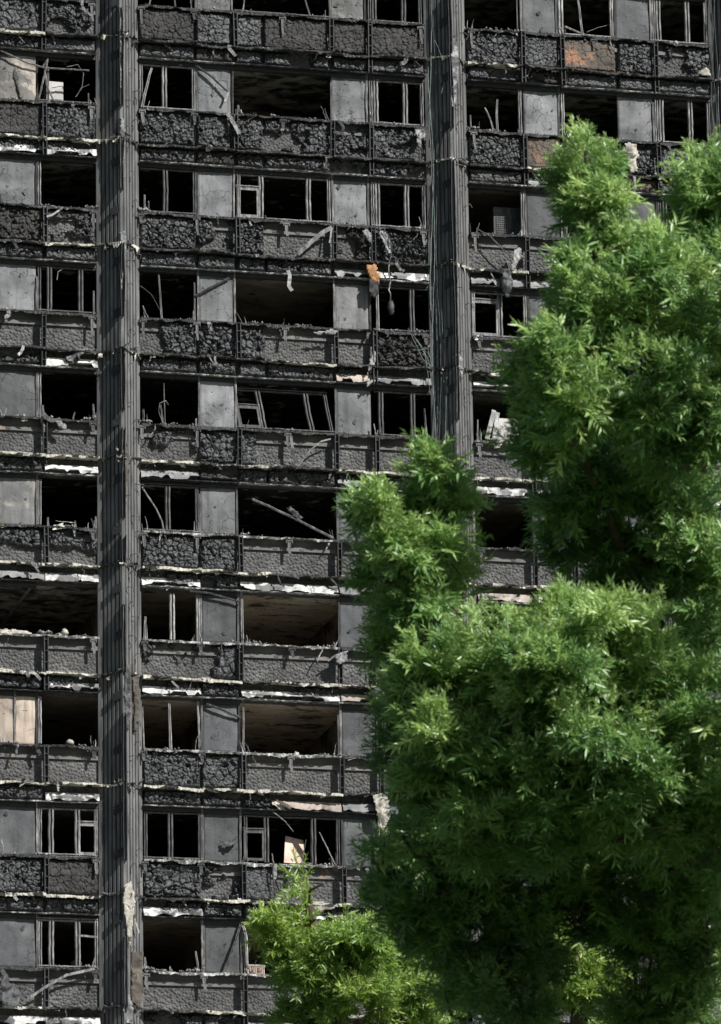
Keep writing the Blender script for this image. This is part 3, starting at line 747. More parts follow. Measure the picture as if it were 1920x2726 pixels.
def window(k, u0, u1, mulls=(), transoms=(), style='frame_grey', sides='LRTB', lean=0.0, h0=.03, h1=1.14):
    """what is left of a window frame; lean tips the whole frame sideways"""
    z = zs(k)
    if lean: h1 = 1.02

    def q(f, h):
        return (u0 + (u1 - u0) * f + lean * (-h) * .5, .03 + abs(lean) * h * .35, z + h)
    o = None
    m = MB(); w = .085
    if 'L' in sides: m.bar([q(.03, h0), q(.03, h1)], w, .07, 'groove', wob=.003)
    if 'R' in sides: m.bar([q(.97, h0), q(.97, h1)], w, .07, 'groove', wob=.003)
    if 'T' in sides: m.bar([q(.0, h1), q(1, h1 - .0)], w, .075, 'groove', wob=.003)
    if 'B' in sides: m.bar([q(.0, h0), q(1, h0)], w, .075, 'groove', wob=.003)
    if not m.v: m.bar([q(.01, 0.02), q(.01, RNG.uniform(.2, .5))], .03, .05, 'groove', wob=.004)
    o = m.build('window_frame', MAT[style], tower)
    for f in mulls:
        m = MB(); m.bar([q(f, h0), q(f + RNG.uniform(-.008, .008), (h0 + h1) / 2), q(f, h1)], .125, .08, 'groove', wob=.003); m.build('mullion', MAT[style], o)
    for f0, f1, h in transoms:
        m = MB(); m.bar([q(f0, h), q(f1, h)], .075, .07, 'groove', wob=.003); m.build('transom', MAT[style], o)
        m = MB(); i0, i1 = f0 + .05 * (f1 - f0) + .01, f1 - .08 * (f1 - f0) - .01
        for pa, pb in ((q(i0, h0 + .05), q(i0, h - .05)), (q(i1, h0 + .05), q(i1, h - .05)), (q(i0, h - .055), q(i1, h - .055)), (q(i0, h0 + .06), q(i1, h0 + .06))):
            m.bar([pa, pb], .06, .055, wob=.002)
        m.build('casement', MAT[style], o)
    return o


def stub(k, u, h, lean=0.0, w=.035, style='frame_grey', curve=0.0, y=.0):
    z = zs(k); n = 6
    pts = [(u + lean * (i / n) + curve * (i / n) ** 2, y + .02 * (i / n), z + .0 + h * (i / n)) for i in range(n + 1)]
    m = MB(); m.bar(pts, w, .05, 'groove', wob=.003, taper=.75, step=.3)
    return m.build('broken_frame', MAT[style], tower)


W1, W2, W3 = (.05, 1.42), (2.40, 4.76), (5.74, 7.1)
# middle bay, first window
stub(0, .30, .5, .1, style='frame_pale'); stub(0, .95, .6, -.05)
window(1, *W1, [.45], style='frame_grey'); stub(1, .10, 1.02, .16, .07, 'frame_pale', .08, y=-.08)
window(2, *W1, [.45], sides='RTB', style='frame_dark'); stub(2, .16, .45, .0, .05); stub(2, .24, .3, .02)
stub(3, .55, 1.1, -.03, .05, 'frame_grey', -.03); stub(3, 1.36, .95, .0, .04, 'frame_grey'); stub(3, 1.34, .25, .0, .06, 'frame_pale')
stub(4, .62, 1.02, -.02, .025); stub(4, .58, .5, -.06, .04); stub(4, .10, .36, 0, .06, 'frame_dark'); stub(4, 1.37, .2, 0, .05)
window(5, *W1, [.46], sides='RTB', style='frame_dark')
window(6, *W1, [.52], sides='R', style='frame_pale'); stub(6, .09, .55, .03, .06, 'frame_pale'); stub(6, .14, .35, 0, .05)
stub(7, .06, 1.0, -.02, .035, 'frame_pale'); stub(7, .70, 1.12, -.03, .07, 'frame_pale'); stub(7, 1.39, 1.2, -.03, .05, 'frame_pale')
window(8, *W1, [.46], style='frame_dark')
stub(9, .06, .32, 0, .05, 'frame_pale'); stub(9, 1.32, .5, -.06, .05, 'frame_pale'); stub(9, 1.42, 1.22, -.02, .04, 'frame_pale'); stub(9, .65, .12, 0, .04, 'frame_pale')
# middle bay, second window
window(0, *W2, [], sides='B', style='frame_dark'); stub(0, 2.6, .8, .25, .03, 'frame_pale', -.3); stub(0, 4.3, .9, -.25, .04, 'frame_grey', 0)
stub(1, 2.48, .25, 0, .06)
window(2, *W2, [.26, .76], [(.0, .26, .82)], style='frame_grey')
window(4, *W2, [.27, .77], [(.0, .27, .62)], style='frame_dark', lean=.30)
stub(6, 2.44, 1.25, .0, .07, 'frame_pale'); stub(7, 2.44, 1.25, .01, .05, 'frame_pale'); stub(7, 4.73, 1.0, 0, .03)
window(8, *W2, [.24, .72], [(.0, .24, .80)], style='frame_dark', sides='LTR'); stub(8, 3.80, .6, .12, .02)
stub(9, 2.44, 1.2, -.05, .07, 'frame_pale')
# middle bay, third window
for k_, st in ((0, 'frame_dark'), (1, 'frame_grey'), (2, 'frame_grey')):
    window(k_, *W3, [.12, .66], style=st)
window(3, *W3, [.72], sides='TB', style='frame_dark'); stub(3, 5.86, 1.2, 0, .08, 'frame_pale')
window(4, *W3, [.12, .70], sides='TB', style='frame_dark'); stub(4, 7.02, .75, -.05, .05)
window(5, *W3, [.2], sides='B', style='frame_dark'); stub(5, 6.5, 1.1, -.25, .05); stub(5, 6.6, 1.15, -.15, .05)
for k_ in (6, 7, 9): window(k_, *W3, [.12, .66], style='frame_dark')
window(8, *W3, [.15], sides='LTB', style='frame_dark'); stub(8, 6.72, 1.1, -.18, .06, 'frame_grey')
# left bay
WL = (-2.44, -1.04)
window(1, *WL, [], sides='B', style='frame_dark'); stub(1, -2.18, .9, .0, .05); stub(1, -1.2, .3)
window(2, *WL, [], sides='L', style='frame_grey')
window(3, *WL, [.2, .74], style='frame_dark', sides='LTB'); stub(3, -1.09, .6, 0, .05)
stub(4, -2.4, .28, 0, .06); stub(4, -2.3, .33, -.02, .05); stub(4, -1.08, .42, -.03, .05); stub(4, -1.6, .2, .05); window(4, *WL, [], sides='L', style='frame_grey')
stub(5, -2.2, .22, 0, .05, 'frame_grey'); stub(5, -1.55, .16, 0, .05); stub(5, -1.06, .3, 0, .05); window(5, *WL, [], sides='L', style='frame_grey')
window(7, *WL, [], sides='L', style='frame_pale')
window(8, *WL, [.22, .66], [(.66, 1.0, .82)], style='frame_grey')
window(9, *WL, [.22, .66], [], style='frame_grey'); stub(9, -1.2, .3, .1)
m = MB(); m.bar([(-1.52, .04, zs(9) + .78), (-1.06, .04, zs(9) + .76)], .045, .06, wob=.004); m.build('transom', MAT['frame_grey'], tower)
# right bay
R1, R2, R3 = (8.2, 9.58), (10.58, 11.98), (12.98, 14.40)
stub(1, 8.85, .62, -.08, .04, 'frame_pale', -.12); stub(1, 8.95, .85, -.04, .06, 'frame_pale', .06); stub(1, 8.28, .4, 0, .04); window(1, *R1, [], sides='R', style='frame_grey')
stub(0, 9.52, 1.2, 0, .03, 'frame_grey')
window(2, *R1, [], sides='R', style='frame_grey')
window(3, *R1, [.52], [(.0, .52, .95)], style='frame_grey')
stub(4, 8.28, .55, .02, .04, 'frame_pale'); stub(4, 8.35, .25, .02, .05, 'frame_pale')
window(0, *R2, [.04], sides='RB', style='frame_pale'); stub(0, 11.18, 1.1, -.10, .06, 'frame_pale')
window(1, *R2, [], sides='L', style='frame_pale'); window(2, *R2, [.5], style='frame_grey'); window(3, *R2, [.1], style='frame_grey')
for k_ in (0, 1): window(k_, *R3, [.12, .64], style='frame_grey', sides='LRB')
window(2, *R3, [.12], style='frame_dark', sides='LB')
for k_ in range(4, 10):
    window(k_, *R2, [.5], style='frame_grey'); window(k_, *R3, [.64], style='frame_grey')
    if k_ > 5: window(k_, *R1, [.5], style='frame_grey')

# burnt tatters along sills and ledges
for k in range(0, 10):
    for (u0, u1) in ((-3.4, -1.05), (.05, 7.1), (8.2, 14.3)):
        if u0 > 8 and k > 5: continue
        for q in range(int((u1 - u0) * 1.25)):
            u = RNG.uniform(u0, u1); low = RNG.random() < .45; z = zs(k) - (.97 if low else .06); y = -.19 if low else -.15
            up = (not low) and RNG.random() < .3; L = RNG.uniform(.06, .26) * (1 if not up else 1.1); n = 5; pts = []; x = u; yy = y + (.14 if up else 0); dx = RNG.gauss(0, .35)
            for j in range(n + 1):
                pts.append((x, yy, z + (1 if up else -1) * L * j / n)); x += L / n * dx + RNG.gauss(0, .012); yy += RNG.gauss(0, .014)
            m = MB(); m.bar(pts, RNG.choice((.02, .03, .05, .08)), RNG.uniform(.008, .03), wob=.006, step=.03, taper=RNG.uniform(.15, .7)); m.build('splinter' if up else 'tatter', MAT[RNG.choice(('dark', 'dark', 'sill', 'frame_dark', 'frame_grey', 'sheet'))], tower)

# longer curled strips, and bunches of splinters in the window corners
for k in range(0, 10):
    for bay, u0, u1 in (('L', -3.4, -1.05), ('M', .05, 7.1), ('R', 8.2, 14.3)):
        if bay == 'R' and k > 4: continue
        for q in range(RNG.choice((1, 2, 2, 3)) + (1 if bay == 'M' else 0)):
            u = RNG.uniform(u0 + .2, u1 - .2); low = RNG.random() < .4; z = zs(k) - (.95 if low else .05); y = -.26 if low else -.2
            L = RNG.uniform(.25, .62) * (.6 if low else 1); n = 8; pts = []; ang = RNG.gauss(0, .5); bend = RNG.gauss(0, .16); x = u; yy = y
            for j in range(n + 1):
                pts.append((x, yy, z)); x += math.sin(ang) * L / n; z -= math.cos(ang) * L / n; yy += RNG.gauss(-.004, .014); ang += bend + RNG.gauss(0, .12)
            m = MB(); m.bar(pts, RNG.choice((.03, .05, .07, .10)), .012, wob=.005, step=.04, taper=RNG.uniform(.4, 1.1)); m.build('torn_strip', MAT[RNG.choice(('dark', 'frame_dark', 'frame_grey', 'sheet', 'sheet', 'frame_pale' if PALE[bay].get(k, .5) > .6 else 'dark'))], tower)
        for uc in ((u0 + .08, u1 - .06) if bay == 'L' else (u0 + .1, u0 + 1.3, u0 + 2.45, u0 + 4.6, u0 + 5.75, u1 - .1) if bay == 'M' else (u0 + .1, u0 + 1.3, u0 + 2.45)):
            if RNG.random() < .45: continue
            for q in range(RNG.choice((2, 3, 4))):
                x = uc + RNG.gauss(0, .06); h = RNG.uniform(.07, .34); a = RNG.gauss(0, .25); y = RNG.uniform(-.1, .03)
                m = MB(); m.bar([(x, y, zs(k) - .03), (x + a * h * .5 + RNG.gauss(0, .01), y - .01, zs(k) + h * .5), (x + a * h, y - .02, zs(k) + h)], RNG.uniform(.012, .035), RNG.uniform(.01, .03), wob=.004, step=.05, taper=RNG.uniform(.2, .8)); m.build('splinter', MAT[RNG.choice(('frame_dark', 'frame_grey', 'dark', 'frame_pale'))], tower)


def scrap(u, y, z, s, mat, seed):
    r = np.random.default_rng(seed); n = 5
    g = np.stack(np.meshgrid(np.linspace(-.5, .5, n), np.linspace(-.5, .5, n), indexing='ij'), -1).reshape(-1, 2) + r.normal(0, .09, (n * n, 2))
    w = s * r.uniform(.8, 2.2); hgt = s * r.uniform(.5, 1.2); curl = r.normal(0, .6) * s
    v = np.stack([u + g[:, 0] * w, y + (g[:, 1] ** 2) * curl * 3 + g[:, 0] * r.normal(0, .5) * s + r.normal(0, .10 * s, n * n), z + g[:, 1] * hgt + g[:, 0] * r.normal(0, .3) * w], 1)
    f = [(i * n + j, (i + 1) * n + j, (i + 1) * n + j + 1, i * n + j + 1) for i in range(n - 1) for j in range(n - 1) if r.random() > .12]
    v2 = v + np.array([0, .008, .004]); m = len(v)
    f = f + [tuple(q + m for q in reversed(t)) for t in f]
    return link('scrap', np_mesh('scrap', np.concatenate([v, v2]), np.array(f)), tower, MAT[mat])


for k in range(0, 10):
    for bay, u0, u1 in (('L', -3.4, -1.05), ('M', .05, 7.1), ('R', 8.2, 14.3)):
        if bay == 'R' and k > 5: continue
        for q in range(int((u1 - u0) * 1.5)):
            low = RNG.random() < .72; pale = RNG.random() < PALE[bay].get(k, .7) * .8
            scrap(RNG.uniform(u0, u1), -.20 if low else -.16, zs(k) - (RNG.uniform(.91, 1.02) if low else RNG.uniform(.03, .12)), RNG.uniform(.04, .12), ('barrier_pale' if RNG.random() < .6 else 'frame_pale') if pale else RNG.choice(('dark', 'sill', 'barrier_dark', 'sheet')), RNG.randrange(10 ** 6))
    for u0, u1 in COLS:
        for q in range(5):
            t = RNG.uniform(-.45, .45); scrap((u0 + u1) / 2 + t, -.55 + abs(t) * .85, zs(k) - RNG.uniform(.84, 1.05), RNG.uniform(.05, .14), RNG.choice(('dark', 'sheet', 'barrier_pale', 'frame_grey', 'barrier_dark')), RNG.randrange(10 ** 6))

# ash and crumbs lying along the sills
rv, rf = [], []
rg = np.random.default_rng(5)


def crumbs(u0, u1, z, n, s0, s1, y0=-.14, y1=.1):
    for i in range(n):
        c = np.array([rg.uniform(u0, u1), rg.uniform(y0, y1), z]); s = rg.uniform(s0, s1) * rg.uniform(.5, 1)
        dirs = np.array([(1, 0, 0), (-1, 0, 0), (0, 1, 0), (0, -1, 0), (0, 0, 1), (0, 0, -1)], float)
        v = c + dirs * s * rg.uniform(.5, 1.4, (6, 1)) + rg.normal(0, s * .2, (6, 3)); v[:, 2] += s * .3
        b = len(rv); rv.extend(map(tuple, v)); rf.extend([(b + a, b + c_, b + d) for a, c_, d in ((0, 2, 4), (2, 1, 4), (1, 3, 4), (3, 0, 4), (2, 0, 5), (1, 2, 5), (3, 1, 5), (0, 3, 5))])


for k in KS:
    for u0, u1 in ((-3.45, -1.05), (.03, 7.12), (8.2, 14.4)):
        crumbs(u0, u1, zs(k) - .01, int((u1 - u0) * 12), .006, .026)
        for q in range(int((u1 - u0) * 1.2)):
            c = rg.uniform(u0 + .2, u1 - .2); crumbs(c - rg.uniform(.05, .25), c + .15, zs(k) + .005, 16, .008, .045)
        crumbs(u0, u1, zs(k) - .93, int((u1 - u0) * 9), .006, .03, -.2, 0)
for u, k, n in ((.15, 2, 40), (.12, 4, 40), (8.3, 1, 50), (.1, 9, 60), (1.2, 9, 40), (-1.15, 2, 40), (-1.2, 4, 30), (-2.3, 6, 60), (8.6, 4, 50), (6.95, 3, 40), (-1.3, 9, 40)):
    crumbs(u - .14, u + .16, zs(k) + .03, n, .015, .06)
o = link('ash_rubble', np_mesh('ash_rubble', np.array(rv), np.array(rf)), None, MAT['ash']); tag(o, 'grey ash and crumbled debris lying along the tower window sills', 'rubble', kind='stuff')


# ---------------------------------------------------------------- loose, hanging and fallen things
def sheet(name, poly, y, mat, label, cat='sheet', amp=.06, tilt=(0, 0), step=.028, seed=1, group=None, thick=.01, fold=.0):
    """crumpled sheet whose outline (spots of the photograph) lies near plane y"""
    pts = np.array([P(px, py, y) for px, py in poly]); q = pts[:, [0, 2]]
    lo, hi = q.min(0), q.max(0); nu = max(3, int((hi[0] - lo[0]) / step)); nz = max(3, int((hi[1] - lo[1]) / step))
    U, Zz = np.meshgrid(np.linspace(lo[0], hi[0], nu + 1), np.linspace(lo[1], hi[1], nz + 1), indexing='ij')

    def inside(X, Y):
        r = np.zeros(X.shape, bool); n = len(q)
        for i in range(n):
            (x1, y1), (x2, y2) = q[i], q[(i + 1) % n]
            c = ((y1 > Y) != (y2 > Y)) & (X < (x2 - x1) * (Y - y1) / (y2 - y1 + 1e-12) + x1); r ^= c
        return r
    wu = (fbm(U * 14, Zz * 14, seed, 2) - .5) * .05; wz = (fbm(U * 14, Zz * 14, seed + 3, 2) - .5) * .05
    ins = inside(U + wu, Zz + wz)
    ins_f = ins[:-1, :-1].astype(int) + ins[1:, :-1] + ins[1:, 1:] + ins[:-1, 1:] >= 3
    c1, c2, cid, dx, dz = voronoi(U + wu * 2, Zz + wz * 2, .16, seed)
    Y = y + (fbm(U * 3, Zz * 3, seed + 5, 3) - .5) * amp * 2 + (dx * ((cid * 79) % 1 - .5) + dz * ((cid * 131) % 1 - .5)) * amp * .9
    cu, cz = (lo + hi) / 2
    Y = Y + tilt[0] * (U - cu) + tilt[1] * (Zz - cz) + fold * np.abs(U - cu)
    V = np.stack([U, Y, Zz], -1).reshape(-1, 3); V2 = V + np.array([0, thick, 0])
    nz1 = nz + 1
    ii, jj = np.nonzero(ins_f); a = ii * nz1 + jj; F = np.stack([a, a + nz1, a + nz1 + 1, a + 1], 1)
    n = len(V); E = {}
    for f in F:
        for e in ((f[0], f[1]), (f[1], f[2]), (f[2], f[3]), (f[3], f[0])):
            E[e] = 1
    side = [(e[1], e[0], e[0] + n, e[1] + n) for e in E if (e[1], e[0]) not in E]
    A = np.concatenate([F, F[:, ::-1] + n, np.array(side, int).reshape(-1, 4)])
    idx = np.unique(A); mp = np.zeros(2 * n, int); mp[idx] = np.arange(len(idx))
    o = link(name, np_mesh(name, np.concatenate([V, V2])[idx], mp[A]), None, MAT[mat])
    return tag(o, label, cat, group)


def rod(name, pts, w, mat, label, cat, prof='round', d=None, wob=.003, group=None, taper=1.0):
    """bar through spots (px, py, depth) of the photograph"""
    m = MB(); m.bar([P(*p) for p in pts], w, d or w, prof, wob=wob, step=.06, taper=taper)
    return tag(m.build(name, MAT[mat]), label, cat, group)


def lump(name, px, py, y, s, mat, label, cat, seed=1, sq=(1, 1, 1), parent=None):
    c = P(px, py, y); n, mm = 14, 9; r = np.random.default_rng(seed); v = []
    for i in range(mm + 1):
        th = math.pi * i / mm
        for j in range(n):
            ph = 2 * math.pi * j / n; k = 1 + (r.random() - .5) * .5
            v.append(c + np.array([math.sin(th) * math.cos(ph) * sq[0], math.sin(th) * math.sin(ph) * sq[1], math.cos(th) * sq[2]]) * s * k)
    f = [(i * n + j, (i + 1) * n + j, (i + 1) * n + (j + 1) % n, i * n + (j + 1) % n) for i in range(mm) for j in range(n)]
    o = link(name, np_mesh(name, np.array(v), np.array(f)), parent, MAT[mat])
    if parent is None: tag(o, label, cat)
    return o


# hanging pieces on the middle bay
o = empty('hanging_foam', P(835, 600, -.22)); tag(o, 'scorched orange lump of insulation foam hanging over the right infill panel', 'insulation foam')
f = sheet('foam_slab', [(820, 592), (843, 592), (846, 612), (854, 610), (852, 632), (838, 630), (826, 618)], -.27, 'orange', None, None, .08, thick=.07, seed=3); f.parent = o; f.matrix_parent_inverse = Matrix.Translation(-o.location)
f = sheet('burnt_end', [(828, 626), (852, 630), (851, 655), (842, 666), (832, 664), (825, 645)], -.27, 'char_brown', None, None, .10, thick=.09, seed=8); f.parent = o; f.matrix_parent_inverse = Matrix.Translation(-o.location)
o = rod('frayed_string', [(872, 586, -.2), (871, 600, -.22), (875, 625, -.22), (873, 650, -.2), (876, 672, -.2)], .035, 'ash', 'frayed cord dangling before a dark window with a charred knot at its end', 'cord', wob=.01)
n_ = lump('charred_knot', 877, 690, -.2, .10, 'char', None, None, 4, (.8, .7, 1.6)); n_.parent = o
rod('bent_rail', [(745, 509, -.22), (722, 522, -.2), (694, 546, -.16), (668, 570, -.1)], .10, 'frame_grey', 'pale bent strut leaning diagonally across bare spandrel under the triple window', 'bent rail', 'box', .015)
rod('bent_rail', [(744, 510, -.22), (742, 530, -.24), (739, 545, -.24)], .04, 'frame_grey', 'short thin strip hanging straight down beside the pale diagonal strut', 'bent rail', 'box', .012)
sheet('torn_sheet', [(928, 288), (946, 287), (957, 296), (956, 314), (946, 310), (944, 340), (935, 326), (932, 305)], -.25, 'sheet', 'grey torn sheet peeling off the charred spandrel next to the right fluted column', amp=.10, seed=5)
sheet('torn_sheet', [(850, 512), (866, 516), (876, 540), (880, 572), (869, 572), (862, 548), (852, 530)], -.25, 'sheet', 'crumpled grey strip hanging above the dangling frayed cord', amp=.10, seed=6)
rod('bent_rail', [(860, 512, -.26), (872, 530, -.3), (879, 552, -.3), (878, 566, -.26), (874, 585, -.25)], .022, 'frame_dark', 'thin curled wire looping beside the crumpled grey strip', 'wire')
sheet('torn_sheet', [(812, 518), (822, 512), (832, 530), (836, 550), (826, 545)], -.25, 'sheet', 'small curled scrap of sheet on burnt foam left of the crumpled grey strip', amp=.1, seed=9)
sheet('torn_sheet', [(700, 745), (742, 738), (760, 742), (752, 752), (722, 748), (716, 754)], -.28, 'frame_pale', 'pale split flap sticking out from the sill above two bare spandrels', amp=.05, seed=10)
sheet('torn_sheet', [(836, 782), (846, 788), (844, 812), (832, 826), (826, 840), (816, 862), (822, 838), (824, 820), (832, 800)], -.25, 'sheet', 'ragged grey sheet dangling from the ledge over the lower header', amp=.10, seed=11)
sheet('torn_sheet', [(820, 858), (842, 846), (850, 838), (846, 850), (830, 862), (824, 872)], -.22, 'frame_pale', 'white crumpled ribbon at the foot of the dangling grey sheet', amp=.08, seed=12)
rod('hanging_strip', [(646, 606, -.15), (650, 618, -.18), (648, 640, -.2), (655, 652, -.2)], .09, 'sheet', 'short torn strip hanging into an open black window', 'strip', 'box', .012)
rod('bent_rail', [(742, 984, -.2), (720, 990, -.26), (695, 1010, -.22), (662, 1054, -.15)], .035, 'frame_grey', 'slim curved strip arching over a bare spandrel to the ledge', 'bent rail', 'box', .014)
rod('bent_rail', [(652, 978, -.18), (656, 1004, -.24), (663, 1040, -.2)], .07, 'frame_dark', 'dark hanging strip left of the slim curved strip', 'bent rail', 'box', .012)
rod('bent_rail', [(925, 970, -.25), (925, 1040, -.25)], .014, 'frame_grey', 'thin upright rod in front of a bare spandrel left of right column', 'rod')
sheet('torn_sheet', [(952, 990), (970, 986), (966, 1004), (956, 1030), (944, 1048), (950, 1018)], -.25, 'frame_dark', 'dark bent plate hanging beside the foot of cables at right column', amp=.06, seed=14)
rod('fallen_rail', [(566, 1119, -.06), (600, 1134, -.05), (660, 1162, .0), (748, 1207, -.05)], .05, 'frame_grey', 'fallen ceiling rail lying aslant across an open black window', 'rail', 'groove', .05)
sheet('charred_clump', [(640, 1138), (652, 1136), (664, 1148), (680, 1160), (672, 1166), (655, 1155)], -.04, 'char', 'charred clump stuck on the aslant fallen ceiling rail', 'clump', .08, seed=15, thick=.05)
rod('bent_pipe', [(318, 1092, .0), (330, 1110, -.05), (350, 1140, -.05), (362, 1166, -.02), (368, 1190, .0)], .045, 'frame_grey', 'kinked grey tube sagging across the narrow window by left column', 'tube')
rod('curved_wire', [(364, 948, 0), (356, 922, -.04), (358, 904, -.05), (372, 898, -.03), (378, 908, 0)], .018, 'frame_grey', 'arched wire standing on a sill beside a thin upright stick', 'wire')
rod('thin_wire', [(314, 640, -.1), (340, 660, -.05), (356, 690, 0), (364, 708, .02)], .014, 'frame_dark', 'fine wire drooping from left column into an open window', 'wire')
rod('fallen_bar', [(438, 664, -.03), (475, 643, -.06), (513, 624, -.03)], .055, 'frame_dark', 'dark bar leaning up across the grey infill panel', 'bar', 'groove', .05)
rod('fallen_bar', [(440, 147, -.06), (470, 168, -.08), (512, 206, -.1)], .04, 'frame_dark', 'dark hinged bar slanting down across the uppermost full grey panel', 'bar', 'groove', .04)
rod('fallen_bar', [(513, 205, -.1), (509, 218, -.1), (504, 228, -.1)], .05, 'frame_pale', 'short pale stub below the end of the hinged bar', 'bar', 'box', .03)
rod('fallen_bar', [(425, 1325, -.1), (470, 1330, -.1), (540, 1350, -.08)], .04, 'frame_dark', 'dark twisted bar across the head of a shaded infill panel', 'bar', 'groove', .04)
rod('twisted_strip', [(362, 1320, -.05), (372, 1314, -.08), (386, 1316, -.06), (372, 1322, -.1)], .05, 'frame_pale', 'white melted strip knotted on top of a pale mullion', 'strip', 'box', .02)
rod('fallen_bar', [(462, 1578, -.05), (500, 1592, -.08), (540, 1610, -.05)], .05, 'frame_dark', 'dark bar sloping down over a shaded panel beside a brown ceiling', 'bar', 'groove', .04)
rod('fallen_bar', [(540, 2072, -.06), (525, 2120, -.1), (507, 2172, -.14)], .06, 'frame_dark', 'long dark bar leaning in front of the lowest shaded panel', 'bar', 'groove', .04)
rod('bent_rail', [(545, 2076, -.04), (552, 2100, -.1), (554, 2165, -.06)], .06, 'frame_pale', 'pale bowed jamb strip standing right of the long leaning bar', 'bent rail', 'groove', .05)
sheet('torn_sheet', [(498, 1886), (520, 1886), (534, 1878), (530, 1892), (515, 1898), (500, 1894)], -.06, 'panel_dark', 'sagging flap of paint on a dark panel below a charred header', 'paint flap', .06, seed=16, tilt=(0, .6))
rod('hanging_wire', [(598, 1810, -.05), (620, 1826, -.1), (640, 1842, -.08), (658, 1865, -.05)], .025, 'frame_grey', 'pale wire trailing down through the casement window with board', 'wire')
rod('leaning_rod', [(716, 1866, 0), (728, 1890, -.04), (745, 1925, -.08), (752, 1938, -.12)], .035, 'frame_grey', 'straight rod leaning in the narrow right light of casement window', 'rod')
rod('twisted_strip', [(660, 1935, -.2), (672, 1950, -.26), (672, 1970, -.26), (666, 1990, -.22), (663, 2018, -.2)], .0, 'dark', 'x', 'x') if False else None
rod('burnt_cable', [(610, 1915, -.18), (613, 1935, -.24), (612, 1960, -.24), (616, 1985, -.22), (617, 2020, -.2)], .04, 'cable_dark', 'black burnt cable hanging down over the flat charred board', 'cable', wob=.006)
# a pale board leaning in the casement window
b = MB(); a0, a1, a2, a3 = P(637, 1934, .18), P(684, 1936, .18), P(680, 1884, .55), P(640, 1874, .55)
b.add([a0, a1, a2, a3] + [p + np.array([0, .02, 0]) for p in (a0, a1, a2, a3)], [(0, 1, 2, 3), (7, 6, 5, 4), (0, 4, 5, 1), (1, 5, 6, 2), (2, 6, 7, 3), (3, 7, 4, 0)])
tag(b.build('leaning_board', MAT['pinkish']), 'pinkish scorched board leaning inside a burnt casement window', 'board')
# radiator
rd = empty('radiator', P(577, 2186, .25)); tag(rd, 'small pale ribbed radiator standing in the lowest window behind leaves', 'radiator')
inv = Matrix.Translation(-Vector(rd.location))
p0 = P(556, 2172, .22); p1 = P(592, 2188, .22)
for i in range(9):
    b = MB(); x = p0[0] + (p1[0] - p0[0]) * i / 8; b.bar([(x, .22, p1[2] - .1), (x, .22, p0[2] + .06)], .03, .05, 'round'); q = b.build('rib', MAT['pinkish'], rd); q.matrix_parent_inverse = inv
b = MB(); b.box(p0[0] - .03, p1[0] + .03, .19, .25, p0[2] + .061, p0[2] + .1); q = b.build('top_rail', MAT['cream'], rd); q.matrix_parent_inverse = inv
# burnt fridge seen from behind
fr = empty('fridge', P(1137, 528, .5)); tag(fr, 'burnt fridge seen from behind with condenser coil in an upper right window', 'fridge')
inv = Matrix.Translation(-Vector(fr.location))
a0, a1 = P(1108, 528, .45), P(1168, 470, .45)
b = MB(); b.box(a0[0], a1[0], .45, .95, a0[2] - .3, a1[2] + .03); q = b.build('body', MAT['frame_dark'], fr); q.matrix_parent_inverse = inv
for i in range(9):
    b = MB(); zz = a0[2] + .04 + i * .055; b.bar([(a0[0] + .06, .425, zz), (a0[0] + .40, .425, zz)], .016, .016, 'round'); q = b.build('coil_bar', MAT['sheet'], fr); q.matrix_parent_inverse = inv
for i in range(7):
    b = MB(); x = a0[0] + .08 + i * .05; b.bar([(x, .41, a0[2] + .02), (x, .41, a0[2] + .50)], .007, .007, 'round'); q = b.build('coil_wire', MAT['frame_grey'], fr); q.matrix_parent_inverse = inv
# left bay
b = MB(); a0, a1 = P(105, 226, .4), P(142, 184, .4); b.box(a0[0], a1[0], .4, .9, a0[2] - .2, a1[2]); b.box(a0[0] + .03, a1[0] - .03, .39, .399, a0[2] + .05, a1[2] - .04)
tag(b.build('white_cabinet', MAT['white']), 'scorched white cabinet standing inside the upper left window', 'cabinet')
rod('fallen_bar', [(0, 113, -.08), (60, 140, -.1), (100, 152, -.08), (200, 158, -.04)], .035, 'frame_grey', 'thin pale bar slanting across the peeled panel at upper left', 'bar', 'groove', .03)
rod('fallen_bar', [(96, 150, -.06), (108, 132, -.1), (88, 220, -.1)], .04, 'frame_grey', 'bent bar standing at the edge of the peeled upper left panel', 'bar', 'groove', .03)
rod('fallen_bar', [(100, 155, -.02), (106, 195, -.02), (120, 224, -.02)], .04, 'frame_grey', 'upright bent bar left of the white cabinet', 'bar', 'groove', .03)
rod('curved_wire', [(150, 150, -.02), (175, 145, -.02), (188, 165, -.02), (184, 195, 0), (170, 218, 0)], .016, 'frame_grey', 'hooped wire in the upper left window over the white cabinet', 'wire')
rod('curved_wire', [(200, 190, 0), (185, 196, -.02), (172, 216, 0)], .016, 'frame_dark', 'small bent wire beside the hooped wire of upper left window', 'wire')
sheet('paper_curl', [(28, 150), (38, 142), (44, 170), (50, 195), (60, 217), (45, 220), (38, 195), (30, 172)], -.05, 'panel_paper', 'curled tongue of paper peeling off the upper left panel', 'paper curl', .05, seed=21, fold=.5)
rod('curved_wire', [(128, 628, .05), (130, 610, .03), (142, 602, .03), (160, 600, .05)], .025, 'frame_grey', 'hooked rod hanging in the twin window left of the left column', 'rod')
rod('bent_rail', [(52, 2248, -.1), (100, 2214, -.22), (150, 2186, -.24), (212, 2172, -.2)], .06, 'frame_grey', 'long pale strut sloping over the lowest left spandrel', 'bent rail', 'box', .02)
